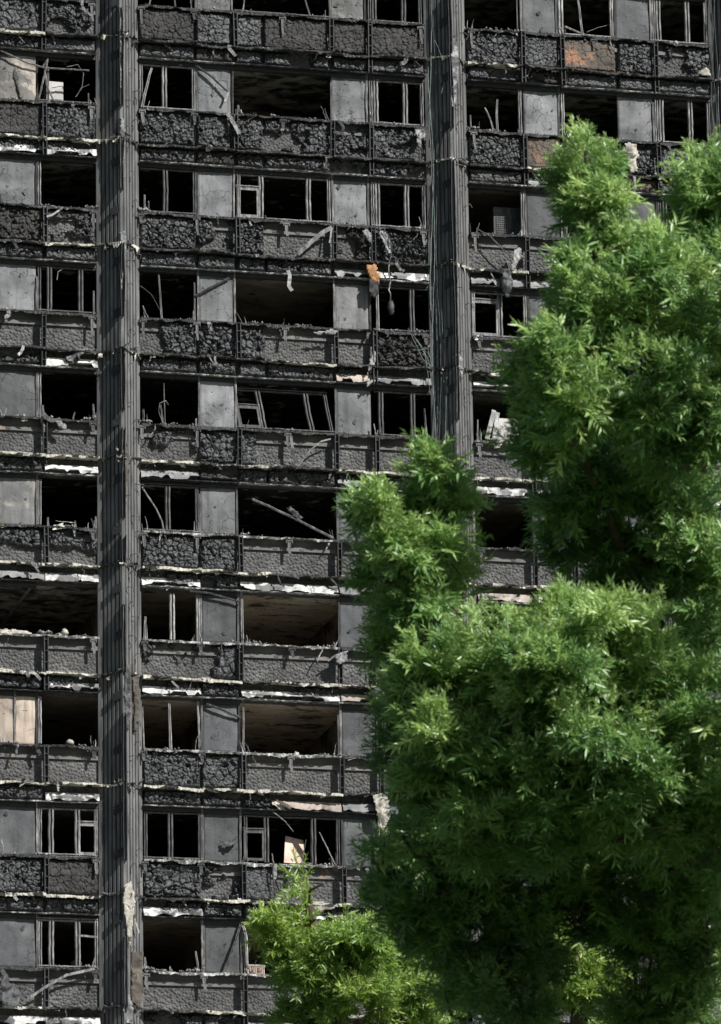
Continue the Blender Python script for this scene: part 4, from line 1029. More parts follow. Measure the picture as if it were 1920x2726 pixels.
sheet('dark_flap', [(0, 2165), (14, 2168), (22, 2200), (40, 2215), (52, 2232), (35, 2262), (0, 2245)], -.35, 'panel_dark', 'big curled black sheet hanging at the bottom left corner', 'sheet', .14, seed=23, tilt=(.3, .2))
sheet('torn_sheet', [(120, 940), (140, 945), (152, 958), (150, 966), (136, 962)], -.24, 'sheet', 'bent grey tongue hanging below a sill by rusty band', amp=.06, seed=24)
sheet('torn_sheet', [(146, 800), (170, 788), (190, 782), (188, 795), (172, 800), (158, 812), (148, 806)], -.2, 'sheet', 'curled sheet lying on a left ledge over a white fascia', amp=.08, seed=25)
rod('fallen_casement', [(125, 1168, .03), (168, 1172, .0), (170, 1180, .0), (128, 1178, .03)], .02, 'frame_pale', 'fallen little pale frame lying on a left sill', 'frame')
lump('pale_lump', 145, 1418, -.03, .085, 'cream', 'rounded cream lump on the left sill of the wide open room', 'rubble lump', 31)
lump('pale_lump', 132, 1424, -.03, .06, 'cream', 'flatter cream lump left of the rounded one on wide sill', 'rubble lump', 32, (1.2, 1, .7))
lump('pale_lump', 157, 1665, -.03, .085, 'cream', 'cream lump on the sill beside the cream board', 'rubble lump', 33, (1.1, 1, .8))
for i, (x, yy, s, lb) in enumerate(((636, 1694, .055, 'leftmost white lump in row of three under brown ceiling'), (648, 1695, .05, 'middle white lump in row of three under brown ceiling'), (664, 1693, .075, 'round white ball right of two lumps under brown ceiling'))):
    lump('pale_lump', x, yy, -.03, s, 'white', lb, 'rubble lump', 40 + i)
sheet('ash_sheet', [(0, 1408), (30, 1408), (60, 1412), (74, 1422), (60, 1426), (0, 1424)], -.1, 'cream', 'flat pale sheet lying on the sill at far left of wide room', 'sheet', .05, seed=36, tilt=(0, 1.0))
c = P(172, 2160, .2); b = MB(); n = 18
b.add([c + np.array([.13 * math.cos(t), 0.02 * math.cos(t), .085 * math.sin(t)]) for t in [2 * math.pi * i / n for i in range(n)]] + [c + np.array([.13 * math.cos(t), .05, .085 * math.sin(t)]) for t in [2 * math.pi * i / n for i in range(n)]],
      [tuple(range(n))] + [(i, i + n, (i + 1) % n + n, (i + 1) % n) for i in range(n)] + [tuple(range(2 * n - 1, n - 1, -1))])
tag(b.build('round_tray', MAT['brown_board']), 'brownish oval tray on the sill of the lowest left window', 'tray')
# left column
for i, (poly, mat, lb, y) in enumerate((
        ([(268, 12), (276, 20), (280, 60), (276, 120), (272, 200), (266, 205), (270, 120), (266, 60)], 'sheet', 'pale shred of cladding along left column ridge near the top', -.52),
        ([(270, 262), (280, 268), (282, 320), (278, 395), (272, 385), (276, 330), (268, 300)], 'sheet', 'pale shred hanging on left column under the second ledge', -.52),
        ([(268, 520), (282, 515), (286, 560), (280, 600), (276, 690), (270, 640), (274, 590)], 'sheet', 'long pointed shred on left column beside bare spandrels', -.52),
        ([(274, 992), (288, 990), (290, 1040), (284, 1110), (276, 1080), (272, 1030)], 'brown_board', 'brownish split channel on left column halfway down', -.52),
        ([(280, 1490), (294, 1488), (296, 1560), (290, 1640), (282, 1630), (278, 1550)], 'frame_dark', 'dark ragged strip on left column beside cream fascia', -.50),
        ([(296, 1520), (312, 1515), (314, 1600), (308, 1640), (298, 1640), (302, 1580)], 'brown_board', 'brown flaking strip on the lit face of left column', -.34),
        ([(278, 1985), (296, 1975), (304, 2010), (300, 2060), (292, 2130), (284, 2085), (276, 2040)], 'cream', 'long cream torn strip hanging on left column low down', -.54),
        ([(296, 2132), (322, 2132), (320, 2240), (312, 2258), (294, 2246)], 'brown_board', 'dirty brown board fixed upright on left column', -.40),
        ([(274, 2235), (290, 2228), (300, 2260), (296, 2296), (284, 2296), (276, 2270)], 'sheet', 'bright crumpled sheet at the foot of left column', -.5))):
    sheet('column_shred', poly, y, mat, lb, 'cladding shred', .05, seed=50 + i, step=.022, thick=.018)
rod('pale_batten', [(297, 2028, -.42), (302, 2060, -.4), (312, 2092, -.36)], .035, 'cream', 'thin straight cream slat lying on left column above brown board', 'slat', 'box', .02)
# right column
for i, (poly, mat, lb, y) in enumerate((
        ([(1012, 85), (1024, 92), (1030, 130), (1026, 200), (1020, 245), (1010, 240), (1014, 180), (1010, 130)], 'sheet', 'long pale torn sheet hanging on right column ridge near the top', -.54),
        ([(1012, 800), (1028, 792), (1040, 805), (1040, 850), (1030, 845), (1022, 815)], 'sheet', 'pale folded sheet caught on right column beside the tree', -.5),
        ([(1025, 1045), (1040, 1040), (1058, 1052), (1040, 1066), (1034, 1100), (1026, 1090)], 'sheet', 'pale scrap wrapped round right column over the green leaves', -.45))):
    sheet('column_shred', poly, y, mat, lb, 'cladding shred', .07, seed=70 + i, step=.022, thick=.014)
# right bay
sheet('torn_sheet', [(1402, 318), (1428, 322), (1434, 345), (1428, 360), (1430, 385), (1412, 388), (1408, 365), (1402, 345)], -.28, 'cream', 'white torn board hanging beside green leaves in the right bay', amp=.09, seed=81)
sheet('torn_sheet', [(1418, 392), (1428, 400), (1426, 430), (1418, 470), (1410, 465), (1416, 430)], -.26, 'sheet', 'narrow pale ribbon hanging under the white torn board', amp=.08, seed=82)
sheet('torn_sheet', [(1562, 165), (1585, 150), (1596, 172), (1580, 172)], -.22, 'cream', 'pale triangular scrap at upper right corner of the charred spandrel', amp=.05, seed=83)
sheet('torn_sheet', [(1152, 560), (1168, 552), (1172, 575), (1160, 590), (1152, 610), (1144, 600), (1150, 580)], -.3, 'frame_pale', 'pale crumpled tatter hanging over a bare spandrel right of right column', amp=.1, seed=84)
sheet('burnt_clump', [(1128, 606), (1148, 600), (1150, 640), (1142, 668), (1126, 655), (1122, 630)], -.28, 'char', 'charred clump dangling beneath the pale crumpled tatter', 'clump', .1, seed=85, thick=.08)
rod('curved_wire', [(1068, 512, -.2), (1100, 530, -.26), (1128, 560, -.26), (1150, 580, -.24)], .03, 'cable_dark', 'thick black cable arching over the bare spandrel under the fridge', 'cable')
for i, (x0, y0, x1, y1, lb) in enumerate(((1282, 284, 1322, 308, 'second from the left of four'), (1290, 280, 1330, 310, 'third from the left of four'), (1276, 290, 1310, 306, 'leftmost of four'), (1300, 284, 1336, 312, 'rightmost of four'))):
    rod('fallen_batten', [(x0, y0, .1), (x1, y1, -.08)], .045, 'frame_pale', lb + ' pale slats in a bundle on sill behind treetop', 'slat', 'box', .015, group='fallen pale slats on one sill')
rod('fallen_bar', [(1268, 60, .02), (1310, 78, 0), (1360, 84, -.05)], .04, 'frame_pale', 'pale bar lying along the top right sill', 'bar', 'groove', .03)
rod('thin_wire', [(1316, 72, .1), (1340, 62, .1), (1372, 54, .1)], .014, 'frame_grey', 'thin wire crossing the topmost window of right bay', 'wire')
for i, (pts, lb) in enumerate((([(1092, 985, .1), (1108, 920, .2)], 'leftmost splintered pale plank in window beside tree'), ([(1108, 988, .1), (1116, 925, .2)], 'middle tall splintered pale plank in window beside tree'), ([(1118, 988, .12), (1112, 940, .2)], 'rightmost splintered pale plank in window beside tree'))):
    rod('splintered_plank', pts, .11, 'frame_pale', lb, 'plank', 'box', .02)
b = MB(); a0, a1 = P(1112, 988, .3), P(1165, 940, .3); b.box(a0[0], a1[0], .3, .7, a0[2] - .2, a1[2]); b.box(a0[0] + .05, a1[0] - .04, .29, .299, a0[2] + .05, a1[2] - .05)
tag(b.build('pale_cabinet', MAT['white']), 'pale burnt cabinet behind splintered planks beside the tree', 'cabinet')
sheet('crumpled_foil', [(836, 1784), (858, 1776), (872, 1790), (876, 1830), (868, 1855), (856, 1858), (844, 1825)], -.3, 'cream', 'cream crumpled foil blanket hanging at the edge of the tree', 'foil', .12, seed=90)
sheet('torn_sheet', [(750, 1468), (775, 1460), (782, 1478), (768, 1490), (752, 1488)], -.3, 'sheet', 'bent plate on the rail beside bare spandrels and leaves', amp=.08, seed=91)
rod('bent_rail', [(780, 1460, -.2), (755, 1468, -.26), (735, 1482, -.26)], .04, 'frame_grey', 'curved strip left of the bent plate at the tree edge', 'bent rail', 'box', .014)
lump('charred_clump', 848, 1555, -.2, .16, 'char', 'charred lump on white fascia at the tree edge', 'clump', 92, (1.3, .8, 1))
sheet('torn_sheet', [(616, 1790), (640, 1798), (655, 1808), (650, 1818), (632, 1806)], -.18, 'brown_board', 'split brown flap peeling from header above casement window', amp=.06, seed=93)
sheet('torn_sheet', [(672, 2022), (700, 2018), (745, 2026), (752, 2040), (715, 2042), (690, 2036)], -.26, 'cream', 'broad cream torn flap on ledge behind the small sprig', amp=.07, seed=94)

# cables hanging down the right column
for i in range(13):
    r = random.Random(300 + i); x = 962 + i * 3.1 + r.uniform(-3, 3); y0 = r.choice((-20, 60, 150, -20)); y1 = r.choice((700, 860, 1050, 1400, 1950)); pts = []; yy = y0; dep = r.uniform(-.38, -.1)
    ph = r.uniform(0, 6); am = r.uniform(1, 5)
    while yy < y1:
        pts.append((x + am * math.sin(yy / 83 + ph) + (yy / 2296) * 26 + r.uniform(-.8, .8), yy, dep)); yy += 26
    rod('hanging_cable', pts, r.uniform(.011, .02), r.choice(('cable', 'cable', 'cable_dark')), 'loose thin cable hanging down the shaded side of right column', 'cable', wob=.002, group='loose cables on right column')
for i in range(4):
    r = random.Random(400 + i); x = 1594 + i * 5; pts = []; yy = -20
    while yy < 330:
        pts.append((x + 3 * math.sin(yy / 47 + i * 2) + yy * .02, yy, -.2)); yy += 22
    rod('hanging_cable', pts, .014, r.choice(('cable', 'cable_dark')), 'loose thin cable hanging at the far right column', 'cable', wob=.002, group='loose cables on far right column')
rod('loose_wire', [(975, 90, -.42), (1000, 150, -.4), (1012, 128, -.42), (1010, 160, -.4), (996, 175, -.4), (990, 210, -.4)], .014, 'cable', 'curly wire tangled at upper part of right column', 'wire')
for i, pts in enumerate(([(935, 880), (945, 900), (962, 930), (968, 985)], [(925, 870), (952, 905), (958, 950), (965, 1005)], [(940, 905), (960, 900), (970, 950)], [(915, 855), (948, 925), (966, 940), (972, 1010)])):
    pts = [(a, b_ - 120, -.25) for a, b_ in pts]
    rod('loose_wire', pts, .013, 'cable', 'tangled wire over charred spandrel left of right column', 'wire', group='tangled wires left of right column')


# ---------------------------------------------------------------- trees
def leaf_mat(name, a, b_, c, trans):
    m, nt, b = nmat(name)
    at = N(nt, 'ShaderNodeAttribute', attribute_name='tint')
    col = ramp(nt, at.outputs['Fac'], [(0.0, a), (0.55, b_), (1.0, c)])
    gn = N(nt, 'ShaderNodeNewGeometry'); col = mixc(nt, gn.outputs['Backfacing'], col, mixc(nt, .28, col, (.27, .34, .22)))
    nt.links.new(col, b.inputs['Base Color']); b.inputs['Roughness'].default_value = 0.40; b.inputs['Specular IOR Level'].default_value = 0.9
    tr = N(nt, 'ShaderNodeBsdfTranslucent')
    hs = N(nt, 'ShaderNodeHueSaturation', Hue=0.485, Saturation=1.15, Value=1.6); nt.links.new(col, hs.inputs['Color']); nt.links.new(hs.outputs[0], tr.inputs['Color'])
    mx = N(nt, 'ShaderNodeMixShader'); mx.inputs[0].default_value = trans
    nt.links.new(b.outputs[0], mx.inputs[1]); nt.links.new(tr.outputs[0], mx.inputs[2])
    nt.links.new(mx.outputs[0], nt.nodes['Material Output'].inputs['Surface'])
    return m


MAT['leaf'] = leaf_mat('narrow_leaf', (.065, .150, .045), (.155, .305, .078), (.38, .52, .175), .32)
MAT['leaf_young'] = leaf_mat('young_leaf', (.13, .23, .045), (.20, .33, .065), (.31, .43, .085), .36)


def leaf_tpl():
    # narrow pointed leaf along +x, folded along its midrib
    v = [(0, 0, 0), (.42, -.105, .03), (1.0, 0, -.07), (.42, .105, .03)]
    return np.array(v), np.array([(0, 1, 2), (0, 2, 3)])


LV, LF = leaf_tpl()


def spray_mesh(seed, L=.2, n=17, ll=.065):
    """a twig tip along +x with leaves in pairs: returns verts, quads"""
    r = np.random.default_rng(seed); V, F = [], []
    for i in range(n):
        t = (i + .5) / n; side = (-1) ** i
        yaw = side * r.uniform(.5, 1.5) * (1.15 - .5 * t); pitch = r.normal(-.1, .5)
        if i == n - 1: yaw *= .1
        l = ll * r.uniform(.7, 1.25) * (.75 + .5 * math.sin(math.pi * min(1, t * .95)))
        cy, sy, cp, sp = math.cos(yaw), math.sin(yaw), math.cos(pitch), math.sin(pitch); ro = r.normal(0, .7); cr, sr = math.cos(ro), math.sin(ro)
        R = np.array([[cy, -sy, 0], [sy, cy, 0], [0, 0, 1]]) @ np.array([[cp, 0, -sp], [0, 1, 0], [sp, 0, cp]]) @ np.array([[1, 0, 0], [0, cr, -sr], [0, sr, cr]])
        p = np.array([t * L, 0, -.05 * t * t])
        F.append(LF + len(LV) * len(V)); V.append((LV * l) @ R.T + p)
    # twig
    k = len(LV) * len(V)
    F.append(np.array([(k, k + 1, k + 2), (k, k + 2, k + 3)])); V.append(np.array([(0, -.003, 0), (L * .5, -.002, -.012), (L, 0, -.05), (L * .5, .003, -.012)]))
    return np.concatenate(V), np.concatenate(F)


def rand_frames(rg, outw):
    """rotation matrices whose x axis follows outw and whose z axis leans up"""
    x = outw / np.linalg.norm(outw, axis=1, keepdims=True)
    up = np.array([0, 0, .45]) + np.array(TO_SUN) * .9 + rg.normal(0, .42, x.shape)   # leaves turn to the light
    y = np.cross(up, x); y /= np.linalg.norm(y, axis=1, keepdims=True) + 1e-9
    z = np.cross(x, y)
    return np.stack([x, y, z], -1)


def grow_tree(name, label, clumps, trunk, limbs, mat, seed, scale, leaf_len, group=None, tint0=.5, nsingle=300, shoot=1.0):
    """clumps: (px, py, dist, rx px, ry px, rz m, count, tint)"""
    rg = np.random.default_rng(seed); base = np.array([trunk[0][0], trunk[0][1], 0.0])
    root = empty(name, base); tag(root, label, 'tree', group); inv = Matrix.Translation(-Vector(base))
    protos = [spray_mesh(seed * 10 + i, L=.19 * scale, ll=leaf_len) for i in range(4)]
    pos, rot, pid, tint, siz = [], [], [], [], []
    for (px, py, dist, rx, ry, rz, cnt, tn) in clumps:
        tn = .30 + .55 * tn  # tint also carries shade: clumps in shadow get darker leaf colour
        c = at_dist(px, py, dist); m_px = dist * S17 / FPX; D_ = dist
        # sub clumps give an uneven outline
        cnt = int(cnt * (.6 if px > 1640 else .84)); ns = max(4, int(cnt / 44)); rx *= .84; ry *= .86; rz *= 1.5; d = rg.normal(size=(ns, 3)); d /= np.linalg.norm(d, axis=1, keepdims=True); rr = rg.random(ns) ** .45
        sub = d * rr[:, None] * np.where(rg.random(ns) < .25, 1.16, .84)[:, None]; srad = rg.uniform(.12, .30, ns)
        which = rg.integers(0, ns, cnt); dd = rg.normal(size=(cnt, 3)); dd /= np.linalg.norm(dd, axis=1, keepdims=True); r2 = rg.random(cnt) ** .4; dd[:, 1] = np.where(rg.random(cnt) < .75, np.abs(dd[:, 1]), dd[:, 1]) * .8
        q = sub[which] + dd * (r2 * srad[which])[:, None]
        p = c + q[:, :1] * rx * m_px * RX + q[:, 1:2] * ry * m_px * UX - q[:, 2:3] * rz * np.array([FX[0], FX[1], 0])
        outw = dd[:, :1] * RX + dd[:, 1:2] * UX - dd[:, 2:3] * np.array([FX[0], FX[1], 0]) + np.array([0, 0, .8]) + (q[:, :1] * RX + q[:, 1:2] * UX) * .6 + rg.normal(0, .75, (cnt, 3))
        warp = np.stack([fbm(p[:, 0] * 2.3 + 7 * j_, p[:, 2] * 2.3, seed + j_, 2) - .5 for j_ in range(3)], 1); p = p + warp * .22 * D_ / 40
        st = rg.normal(0, .19, ns)
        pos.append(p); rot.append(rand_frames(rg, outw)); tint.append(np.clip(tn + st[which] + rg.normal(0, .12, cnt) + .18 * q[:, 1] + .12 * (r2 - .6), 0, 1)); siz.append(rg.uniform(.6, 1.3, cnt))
        # loose shoots that leave the clump upwards and outwards
        for j_ in range(int(5 + cnt / 40) if cnt > 60 else 0):
            d0 = rg.normal(size=3); d0[1] = abs(d0[1]) * .9 + .15; d0 /= np.linalg.norm(d0)
            a0 = c + (d0[0] * rx * RX + d0[1] * ry * UX) * m_px * .8 - d0[2] * rz * .7 * np.array([FX[0], FX[1], 0])
            dr = d0[0] * RX * .8 + d0[1] * UX * .6 - d0[2] * np.array([FX[0], FX[1], 0]) * .8 + np.array([0, 0, .75]) + rg.normal(0, .25, 3); dr /= np.linalg.norm(dr)
            L = rg.uniform(.06, .23) * shoot * D_ / 40; n_ = int(6 + L * 22); tt = np.linspace(0, 1, n_)
            pp = a0 + dr * (tt * L)[:, None] + np.array([0, 0, -.10]) * (tt ** 2 * L)[:, None] * abs(d0[0]) + rg.normal(0, .022, (n_, 3))
            ow = dr + rg.normal(0, .55, (n_, 3)) * (1.15 - tt * .7)[:, None]
            pos.append(pp); rot.append(rand_frames(rg, ow)); tint.append(np.clip(tn + .12 + .18 * tt + rg.normal(0, .08, n_), 0, 1)); siz.append(rg.uniform(.55, 1.0, n_) * (1.05 - .4 * tt))
    pos = np.concatenate(pos); rot = np.concatenate(rot); tint = np.concatenate(tint); siz = np.concatenate(siz); pid = rg.integers(0, 4, len(pos))
    depth = (pos - CAM) @ FX; dv = (pos - CAM) / depth[:, None]; sx = (dv @ RX) * FPX / S17 + 808; sy = 1148 - (dv @ UX) * FPX / S17
    vis = (sx > 0) & (sx < 1617) & (sy > 0) & (sy < 2296)
    # nearest sprays of every part of the crown become single parts
    order = np.argsort(depth); grid = {}; single = np.zeros(len(pos), bool); cnt = 0
    for i in order:
        if not vis[i]: continue
        key = (int(sx[i] // 46), int(sy[i] // 46))
        if grid.get(key, 0) < 1: grid[key] = 1; single[i] = True; cnt += 1
        if cnt >= nsingle: break
    pm = []
    for tb in range(3):
        row = []
        for (v, f) in protos:
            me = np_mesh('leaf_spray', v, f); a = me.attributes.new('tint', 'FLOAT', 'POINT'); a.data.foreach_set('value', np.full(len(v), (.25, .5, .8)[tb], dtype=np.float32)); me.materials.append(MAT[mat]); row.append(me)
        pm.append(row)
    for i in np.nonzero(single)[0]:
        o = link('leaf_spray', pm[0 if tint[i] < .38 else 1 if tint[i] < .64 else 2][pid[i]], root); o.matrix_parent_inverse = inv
        mw = Matrix.Identity(4)
        for a in range(3):
            for b_ in range(3): mw[a][b_] = rot[i][a][b_] * siz[i]
            mw[a][3] = pos[i][a]
        o.matrix_basis = mw
    VV, FF, TT = [], [], []; off = 0
    for k in range(4):
        s = np.nonzero((pid == k) & ~single)[0]; v, f = protos[k]
        if not len(s): continue
        W = np.einsum('nij,vj->nvi', rot[s] * siz[s][:, None, None], v) + pos[s][:, None, :]
        VV.append(W.reshape(-1, 3)); FF.append((f[None] + (np.arange(len(s)) * len(v))[:, None, None] + off).reshape(-1, 3)); off += len(s) * len(v)
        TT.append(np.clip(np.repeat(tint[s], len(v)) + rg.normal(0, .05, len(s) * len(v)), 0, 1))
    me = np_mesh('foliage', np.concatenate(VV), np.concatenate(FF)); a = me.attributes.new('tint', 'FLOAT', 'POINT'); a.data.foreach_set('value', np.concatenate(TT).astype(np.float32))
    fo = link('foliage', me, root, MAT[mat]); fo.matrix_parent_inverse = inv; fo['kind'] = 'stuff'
    # trunk and limbs
    def tube(pts, r0, r1, nm):
        pts = [np.array(p, float) for p in pts]; path = []
        for i in range(len(pts) - 1):
            for j in range(5):
                t = j / 5; path.append(pts[i] * (1 - t) + pts[i + 1] * t)
        path.append(pts[-1]); n = len(path); V = []; m_ = 8
        for i, p in enumerate(path):
            t = path[min(i + 1, n - 1)] - path[max(0, i - 1)]; t /= np.linalg.norm(t) + 1e-9; s = np.cross(t, [.31, .9, .2]); s /= np.linalg.norm(s); w = np.cross(t, s); r = r0 + (r1 - r0) * i / (n - 1)
            wob = rg.normal(0, r * .12, 3)
            for a in range(m_): V.append(p + wob + (s * math.cos(a * 2 * math.pi / m_) + w * math.sin(a * 2 * math.pi / m_)) * r)
        F = [(i * m_ + a, i * m_ + (a + 1) % m_, (i + 1) * m_ + (a + 1) % m_, (i + 1) * m_ + a) for i in range(n - 1) for a in range(m_)]
        o = link(nm, np_mesh(nm, np.array(V), np.array(F), True), root, MAT['bark']); o.matrix_parent_inverse = inv
    tube(trunk, .15 * scale, .04 * scale, 'trunk')
    for lim in limbs:
        tube([at_dist(*p) for p in lim], .045 * scale, .012 * scale, 'limb')
    # fine twigs inside the clumps
    tv = 0
    for (px, py, dist, rx, ry, rz, cnt_, tn) in clumps:
        for j in range(max(2, cnt_ // 260)):
            a = at_dist(px + rg.uniform(-.2, .2) * rx, py + .7 * ry, dist); e = at_dist(px + rg.uniform(-.8, .8) * rx, py - rg.uniform(-.3, .8) * ry, dist + rg.uniform(-.5, .5) * rz)
            mid = (a + e) / 2 + rg.normal(0, .08, 3); tube([a, mid, e], .016 * scale, .004, 'twig')
    return root


D = 40.0
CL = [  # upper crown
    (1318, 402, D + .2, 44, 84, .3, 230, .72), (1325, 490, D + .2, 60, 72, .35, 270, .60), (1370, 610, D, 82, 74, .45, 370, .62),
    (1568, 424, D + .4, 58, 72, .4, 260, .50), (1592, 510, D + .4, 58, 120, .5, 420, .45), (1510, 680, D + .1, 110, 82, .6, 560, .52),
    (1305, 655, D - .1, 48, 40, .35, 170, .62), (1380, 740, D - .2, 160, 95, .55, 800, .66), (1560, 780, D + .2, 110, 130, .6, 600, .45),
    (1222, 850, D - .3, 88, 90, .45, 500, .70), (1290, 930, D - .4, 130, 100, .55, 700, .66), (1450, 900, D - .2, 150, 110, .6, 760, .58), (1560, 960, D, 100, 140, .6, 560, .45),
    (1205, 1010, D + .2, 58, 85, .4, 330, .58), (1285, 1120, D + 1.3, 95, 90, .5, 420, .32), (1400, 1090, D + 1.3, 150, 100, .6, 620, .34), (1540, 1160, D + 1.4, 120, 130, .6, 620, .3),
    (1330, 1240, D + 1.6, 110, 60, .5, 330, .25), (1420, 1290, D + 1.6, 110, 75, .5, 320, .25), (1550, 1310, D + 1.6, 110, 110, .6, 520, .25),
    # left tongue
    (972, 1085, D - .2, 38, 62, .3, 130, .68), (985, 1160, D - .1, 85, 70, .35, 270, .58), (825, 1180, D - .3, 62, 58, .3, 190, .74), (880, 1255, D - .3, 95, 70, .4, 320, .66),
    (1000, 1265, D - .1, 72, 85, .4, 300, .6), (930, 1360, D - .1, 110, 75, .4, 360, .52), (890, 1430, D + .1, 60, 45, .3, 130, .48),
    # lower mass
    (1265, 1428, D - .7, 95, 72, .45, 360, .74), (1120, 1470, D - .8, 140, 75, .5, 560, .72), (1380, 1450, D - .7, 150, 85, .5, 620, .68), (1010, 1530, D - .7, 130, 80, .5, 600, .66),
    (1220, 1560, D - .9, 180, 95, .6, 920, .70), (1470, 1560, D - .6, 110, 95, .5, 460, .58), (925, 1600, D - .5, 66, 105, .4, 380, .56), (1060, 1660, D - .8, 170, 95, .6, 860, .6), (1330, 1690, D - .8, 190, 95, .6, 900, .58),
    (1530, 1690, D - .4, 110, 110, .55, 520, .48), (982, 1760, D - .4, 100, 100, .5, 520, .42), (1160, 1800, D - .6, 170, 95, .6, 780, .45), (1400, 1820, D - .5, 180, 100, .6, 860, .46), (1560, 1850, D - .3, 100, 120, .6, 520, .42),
    # shaded lower mass, part of its shade put into darker leaf tints
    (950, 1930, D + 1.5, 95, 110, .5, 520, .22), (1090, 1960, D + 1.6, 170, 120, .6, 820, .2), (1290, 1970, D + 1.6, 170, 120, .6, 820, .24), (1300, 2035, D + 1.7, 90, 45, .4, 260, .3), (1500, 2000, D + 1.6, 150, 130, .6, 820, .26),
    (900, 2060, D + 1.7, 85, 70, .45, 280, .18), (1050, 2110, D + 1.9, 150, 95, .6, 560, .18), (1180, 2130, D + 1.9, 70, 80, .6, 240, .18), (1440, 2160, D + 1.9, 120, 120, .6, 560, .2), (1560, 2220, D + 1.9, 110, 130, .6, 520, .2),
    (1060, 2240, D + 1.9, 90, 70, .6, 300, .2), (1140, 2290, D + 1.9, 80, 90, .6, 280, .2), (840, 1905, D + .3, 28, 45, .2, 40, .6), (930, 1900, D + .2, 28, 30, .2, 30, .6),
    # right of frame and above the lower mass, mostly unseen, added to shade it
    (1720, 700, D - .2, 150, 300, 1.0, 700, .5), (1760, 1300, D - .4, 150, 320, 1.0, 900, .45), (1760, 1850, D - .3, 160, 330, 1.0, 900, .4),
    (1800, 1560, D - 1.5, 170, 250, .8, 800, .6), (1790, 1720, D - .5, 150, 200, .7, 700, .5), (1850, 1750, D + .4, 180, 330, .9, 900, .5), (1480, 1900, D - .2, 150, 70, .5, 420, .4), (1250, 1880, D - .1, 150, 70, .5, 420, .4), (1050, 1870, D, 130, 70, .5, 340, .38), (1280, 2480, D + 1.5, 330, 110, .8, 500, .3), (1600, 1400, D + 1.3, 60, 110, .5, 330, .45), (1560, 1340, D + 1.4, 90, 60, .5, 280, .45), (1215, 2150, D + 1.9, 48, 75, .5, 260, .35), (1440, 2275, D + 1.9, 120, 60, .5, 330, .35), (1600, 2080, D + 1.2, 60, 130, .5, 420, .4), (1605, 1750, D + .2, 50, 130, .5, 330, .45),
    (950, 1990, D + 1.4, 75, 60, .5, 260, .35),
    (1050, 1720, D + 1.1, 150, 130, .5, 480, .5), (1280, 1750, D + 1.2, 150, 130, .5, 520, .5), (1480, 1760, D + 1.2, 150, 130, .5, 520, .5), (1250, 1600, D + 1.0, 200, 100, .5, 480, .5), (1500, 1560, D + 1.1, 120, 130, .5, 400, .5)]  # hidden clumps added to keep sky light off the lower mass
bt = at_dist(1540, 2500, D + 2.6)
trunk = [(bt[0] + .3, bt[1] + .1, 0), (bt[0] + .2, bt[1] + .05, 2.2), (bt[0], bt[1], bt[2] - .3)] + [at_dist(1545, 2200, D + 2.6), at_dist(1550, 1900, D + 2.4), at_dist(1560, 1500, D + 2.0), at_dist(1560, 1100, D + 1.7), at_dist(1540, 800, D + .8)]
limbs = [[(1550, 1950, D + 2.4), (1300, 1780, D + .6), (1120, 1560, D - .3), (1040, 1430, D - .1), (990, 1300, D - .1), (975, 1060, D - .2)], [(1030, 1420, D - .1), (940, 1330, D - .1), (830, 1190, D - .3)],
         [(1558, 1550, D + 2.0), (1400, 1250, D + 1.4), (1300, 1000, D + .2), (1230, 860, D - .2)], [(1560, 1100, D + 1.7), (1575, 900, D + .6), (1585, 600, D + .4), (1562, 420, D + .4)], [(1540, 850, D + .9), (1400, 650, D + .2), (1335, 480, D + .2), (1305, 300, D + .2)],
         [(1552, 1900, D + 2.4), (1540, 1700, D + .3), (1560, 1500, D)], [(1548, 2100, D + 2.5), (1250, 1980, D + 1.7), (1000, 1930, D + 1.6), (860, 1960, D + 1.5)], [(1560, 1500, D + 2.0), (1590, 1300, D + 1.7), (1590, 1150, D + 1.5)],
         [(1552, 1900, D + 2.4), (1440, 1680, D - .3), (1300, 1450, D - .6)]]
grow_tree('leafy_tree', 'tall green tree with narrow leaves hiding the right side of the burnt tower', CL, trunk, limbs, 'leaf', 3, 1.0, .066)

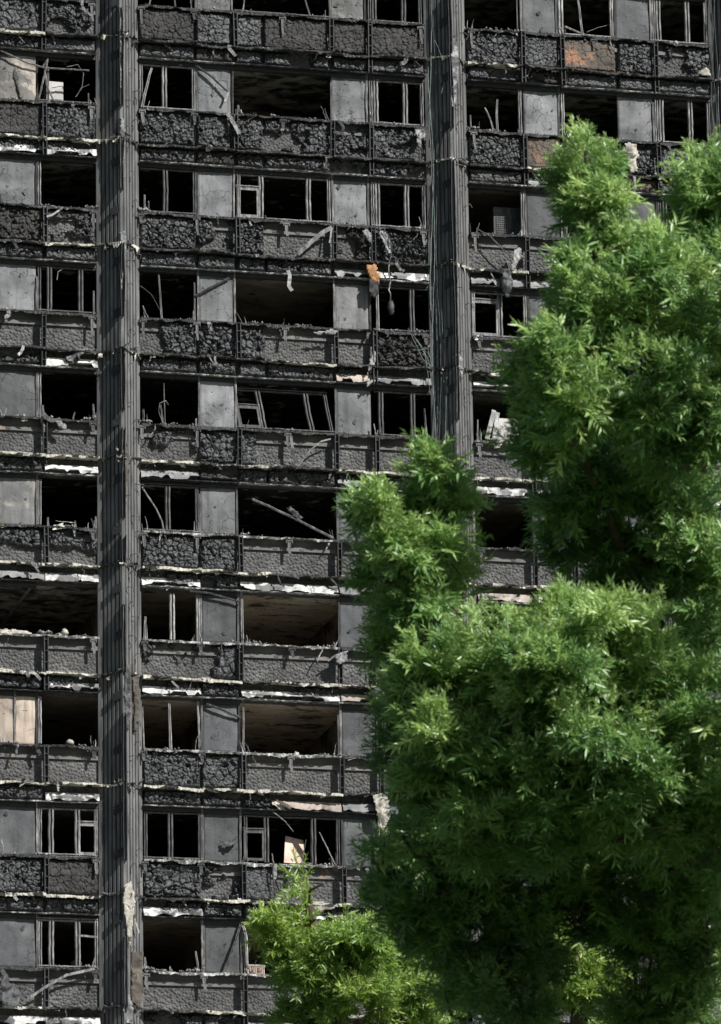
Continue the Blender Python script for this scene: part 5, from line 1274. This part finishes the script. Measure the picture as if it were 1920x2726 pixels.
D2 = 58.0
CL2 = [(690, 1985, D2, 12, 20, .08, 11, .95), (692, 2018, D2, 14, 24, .1, 12, .85), (685, 2060, D2, 20, 26, .12, 18, .8), (655, 2125, D2, 78, 40, .3, 290, .74), (765, 2090, D2, 18, 38, .15, 40, .85), (770, 2140, D2, 95, 46, .35, 420, .72), (860, 2135, D2 + .3, 70, 46, .35, 240, .68), (655, 2165, D2, 62, 50, .35, 320, .66),
       (790, 2190, D2, 100, 70, .4, 480, .66), (700, 2210, D2, 80, 60, .35, 260, .58), (880, 2160, D2 + .6, 80, 70, .4, 340, .62), (900, 2240, D2 + .5, 110, 75, .4, 480, .66), (800, 2280, D2, 95, 60, .4, 340, .6), (640, 2296, D2 + .2, 50, 22, .3, 60, .55), (690, 2290, D2 + .2, 60, 36, .3, 120, .55),
       (960, 2300, D2 + .6, 80, 60, .4, 260, .62), (740, 2400, D2, 220, 80, .5, 300, .5)]
bt2 = at_dist(800, 2420, D2 + .3)
trunk2 = [(bt2[0] + .2, bt2[1], 0), (bt2[0] + .1, bt2[1], 2.0), (bt2[0], bt2[1], bt2[2]), at_dist(765, 2300, D2 + .1), at_dist(735, 2215, D2), at_dist(715, 2130, D2), at_dist(690, 2020, D2)]
limbs2 = [[(765, 2300, D2 + .1), (775, 2220, D2), (765, 2120, D2)], [(735, 2215, D2), (690, 2180, D2), (650, 2120, D2)], [(780, 2330, D2 + .2), (860, 2250, D2 + .5), (890, 2150, D2 + .6)]]
grow_tree('young_tree', 'small bright green young tree at the bottom in front of the tower', CL2, trunk2, limbs2, 'leaf_young', 5, 1.1, .075, tint0=.6, nsingle=150, shoot=.55)

D3 = 62.0
CL3 = [(1285, 2090, D3, 48, 45, .25, 150, .8), (1300, 2170, D3, 55, 65, .3, 220, .74), (1290, 2260, D3, 70, 70, .35, 260, .7), (1340, 2210, D3 + .2, 50, 60, .3, 140, .6), (1290, 2380, D3, 120, 90, .4, 260, .6), (1560, 1640, D3, 1, 1, .1, 1, .6)]
CL3 = CL3[:-1]
bt3 = at_dist(1290, 2460, D3 + .2)
trunk3 = [(bt3[0], bt3[1], 0), (bt3[0] + .1, bt3[1], 2.5), (bt3[0], bt3[1], bt3[2]), at_dist(1295, 2250, D3), at_dist(1285, 2090, D3)]
grow_tree('slender_tree', 'slender lime green treetop glimpsed below the dark shaded crown', CL3, trunk3, [[(1290, 2400, D3 + .1), (1320, 2280, D3), (1330, 2190, D3)]], 'leaf_young', 9, 1.1, .08, nsingle=60, shoot=.5)
bpy.context.view_layer.update()
